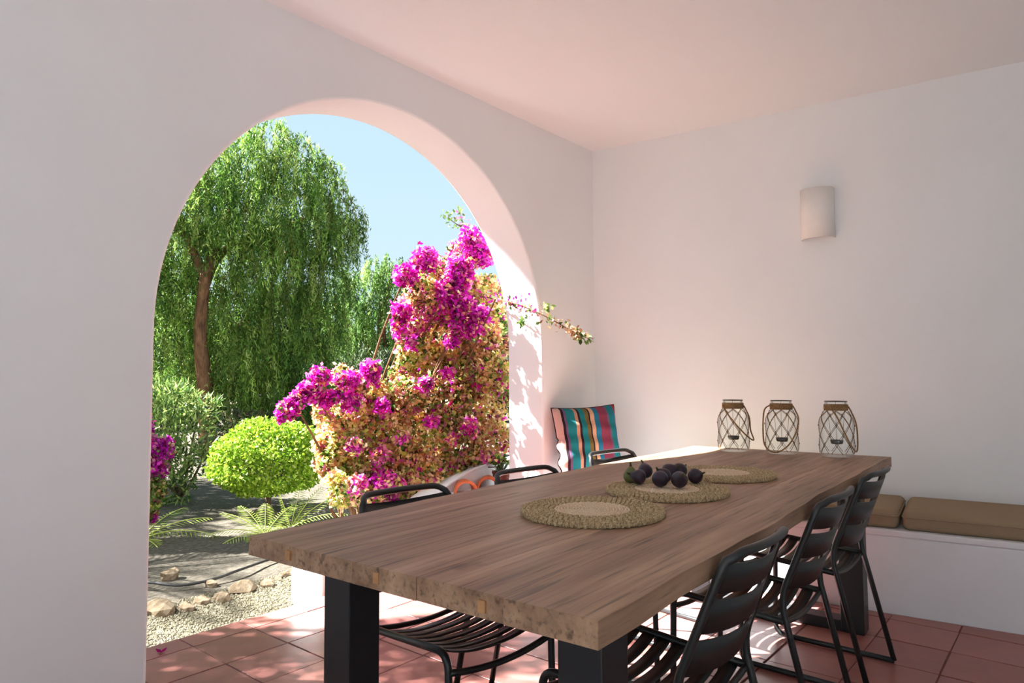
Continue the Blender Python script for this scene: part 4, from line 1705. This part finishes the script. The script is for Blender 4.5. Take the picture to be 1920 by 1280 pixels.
def frond_plant(name, base, fr, label, cols, leaflet=.10, wid=.0085, cat='palm', trunk_h=0.0, tr=0.1, npair=17):
    """fr: list of (azimuth, elevation, length)"""
    base = np.array(base, float)
    root = empty(name, tuple(base))
    top = base + np.array([0, 0, trunk_h])
    if trunk_h > 0:
        m = MB()
        trunk(m, [base - np.array([0, 0, .05]), base + np.array([.03, 0, trunk_h * .5]), top], [tr * 1.2, tr, tr * 1.1], 12)
        o_ = m.build('trunk', M_BARK2, root, smooth=True)
        o_.matrix_parent_inverse = Matrix.Translation(-Vector(root.location))
    mats = M_LEAF
    for (a, el, L_) in fr:
        n = npair
        d0 = np.array([math.cos(a) * math.cos(el), math.sin(a) * math.cos(el), math.sin(el)])
        side = np.array([-math.sin(a), math.cos(a), 0])
        P_, C, D, N_ = [], [], [], []
        p_ = top.copy()
        d_ = d0.copy()
        for k in range(n + 1):
            P_.append(p_.copy())
            d_ = d_ + np.array([0, 0, -1.15 * math.cos(el) / n * .8])
            d_ /= np.linalg.norm(d_)
            t = k / n
            if t > .1:
                w_ = leaflet * (L_ / .6) ** .5 * (math.sin(math.pi * (0.12 + .84 * t)) ** .6)
                upv = np.cross(side, d_)
                for s in (1, -1):
                    ld = side * s + d_ * .55 - upv * -.25
                    ld /= np.linalg.norm(ld)
                    C.append(p_ + ld * w_ * .5)
                    D.append(ld * w_)
                    N_.append(upv)
            p_ = p_ + d_ * L_ / n
        C, D, N_ = np.array(C), np.array(D), np.array(N_)
        ln = np.linalg.norm(D, axis=1)
        o_ = leaf_mesh('frond', C, D, N_, ln, wid, tints(len(C), cols, None, .12).clip(.004, .9), mats, root, .1)
        mb = MB().tube(P_, [.006 * L_ / .6 * (1 - .7 * k / n) + .001 for k in range(n + 1)], 5)
        r_ = mb.build('rachis', M_RACH, o_, smooth=True)
        r_.matrix_parent_inverse = Matrix.Translation(-Vector(root.location)) if False else Matrix.Identity(4)
    tag(root, label, cat)


M_RACH = simple('frond_rachis', lin((150, 160, 70)), 0.6)
FR = [(186, 206, 84), (160, 188, 62), (204, 216, 110), (136, 166, 52)]
ad = AZ
frond_plant('cycad', onz(497, 1003, GZ), [(AZ + math.radians(t), e, L_) for t, e, L_ in ((85, .75, .42), (60, .85, .38), (110, .5, .45), (20, .9, .34), (-25, .8, .4), (140, .4, .4), (-70, .4, .42), (180, .5, .35), (-140, .5, .3))],
            'small cycad with yellow-green fronds left of the topiary stem', FR, .13)
frond_plant('cycad', onz(545, 990, GZ), [(AZ + math.radians(t), e, L_) for t, e, L_ in ((-60, .8, .5), (-85, .6, .5), (-35, .95, .45), (0, 1.0, .4), (60, .5, .35), (-110, .35, .45), (150, .5, .3), (100, 1.3, .3))],
            'small cycad with feathery fronds right of the topiary stem', FR, .13)
frond_plant('cycad', onz(262, 1012, GZ), [(AZ + math.radians(t), e, L_) for t, e, L_ in ((-85, .45, .62), (-95, .15, .6), (-60, .6, .55), (-20, .7, .5), (30, .6, .5), (90, .5, .5), (150, .5, .5), (-130, .3, .5))],
            'cycad fronds peeping out low beside the left pier', FR, .14)

# palm inferred from its frond shadows; unseen olive and carob added for shade
PG = [(110, 140, 60), (90, 120, 52), (130, 156, 76)]
pb = np.array([-3.75, 4.5, GZ])
frond_plant('palm', pb, [(k * 2 * math.pi / 13 + .2, .75 - .5 * (k % 3) / 2, 1.5) for k in range(13)], 'feather palm standing left of the arch, casting frond shadows', PG, .26, .03, 'palm', 2.2, .12, 34)


pt = np.array([-4.3, 9.3, GZ])


def carob():  # unseen tree put in to dapple the garden ground
    root = empty('added_shade_carob', tuple(pt))
    m = MB()
    tops = [pt + np.array(v_) for v_ in ((.9, -.8, 4.0), (-.9, .2, 4.4), (.5, .9, 4.6), (-.2, -1.0, 5.0), (1.3, .2, 4.6), (0.2, 0.1, 5.4))]
    for t in tops:
        trunk(m, [pt - np.array([0, 0, .03]), pt + np.array([.05, -.05, 1.4]), pt * .3 + t * .7, t], [.16, .13, .07, .03], 8)
    o_ = m.build('trunk', M_BARK2, root, smooth=True)
    o_.matrix_parent_inverse = Matrix.Translation(-Vector(root.location))
    Cs = []
    for t in tops:
        n = 1700
        Cs.append(t + rsphere(n) * 0.95 * (rng.random(n) ** .4)[:, None])
    C = np.concatenate(Cs)
    n = len(C)
    leaf_mesh('foliage', C, rsphere(n), rsphere(n), rng.uniform(.10, .16, n), rng.uniform(.06, .09, n), tints(n, [(86, 108, 56), (70, 92, 48), (104, 124, 70)], None, .15), M_LEAF, root, .05)
    tag(root, 'unseen broad carob tree left of the arch, added to shade the garden floor', 'tree')


carob()


def olive():  # unseen added tree, leaf clusters placed to throw shade on the porch floor
    b = np.array([-4.75, 3.1, GZ])
    root = empty('added_shade_olive', tuple(b))
    m = MB()
    sd = np.array([-0.7, 1.0, 1.2])
    cl = [(np.array(p_) + sd * k, r, n) for p_, k, r, n in (((-3.0, .1, 0), 2.6, .42, 1500), ((-2.65, .28, 0), 2.5, .34, 1000), ((-2.7, -.25, 0), 2.9, .36, 1000), ((-3.3, .3, 0), 2.3, .5, 1500), ((-3.2, -.5, 0), 3.0, .5, 1300), ((-2.45, -.1, 0), 2.7, .2, 260), ((-2.9, -.9, 0), 3.3, .4, 900), ((-2.25, -.5, 0), 3.1, .30, 800), ((-1.95, -.75, 0), 3.3, .28, 700), ((-2.3, -.95, 0), 3.4, .34, 800), ((-2.0, -.3, 0), 3.0, .22, 420), ((-1.7, -.95, 0), 3.4, .24, 420), ((-2.25, -.15, 0), 2.9, .2, 300))]
    for t, r, n in cl:
        trunk(m, [b - np.array([0, 0, .03]), b + np.array([.05, -.05, 1.0]), b * .3 + t * .7 - np.array([0, 0, .1]), t], [.12, .09, .04, .012], 8)
    o_ = m.build('trunk', M_BARK2, root, smooth=True)
    o_.matrix_parent_inverse = Matrix.Translation(-Vector(root.location))
    Cs = []
    for t, r, n in cl:
        Cs.append(t + rsphere(n) * r * (rng.random(n) ** .4)[:, None])
    C = np.concatenate(Cs)
    n = len(C)
    leaf_mesh('foliage', C, rsphere(n), rsphere(n), rng.uniform(.06, .09, n), rng.uniform(.018, .03, n), tints(n, [(120, 136, 96), (96, 116, 78), (146, 156, 118)], None, .15), M_LEAF, root, .05)
    tag(root, 'unseen grey-green olive tree left of the arch, added to dapple the porch step and floor', 'tree')


olive()

# fallen blossom on the tiles
q = onz(302, 1224, 0.0)
root = empty('fallen_blossom', (q[0], q[1], 0.002))
m = 0
C = np.array([[0.012 * math.cos(a), 0.012 * math.sin(a), 0.008] for a in (0, 2.1, 4.2)])
D = np.array([[math.cos(a), math.sin(a), .5] for a in (0, 2.1, 4.2)])
o = leaf_mesh('petal', C, D, np.tile([0, 0, 1.0], (3, 1)), .034, .026, tints(3, [(196, 28, 130)], None, .1), M_BRACT)
o.parent = root
tag(root, 'single fallen magenta blossom on the terracotta tiles', 'blossom')
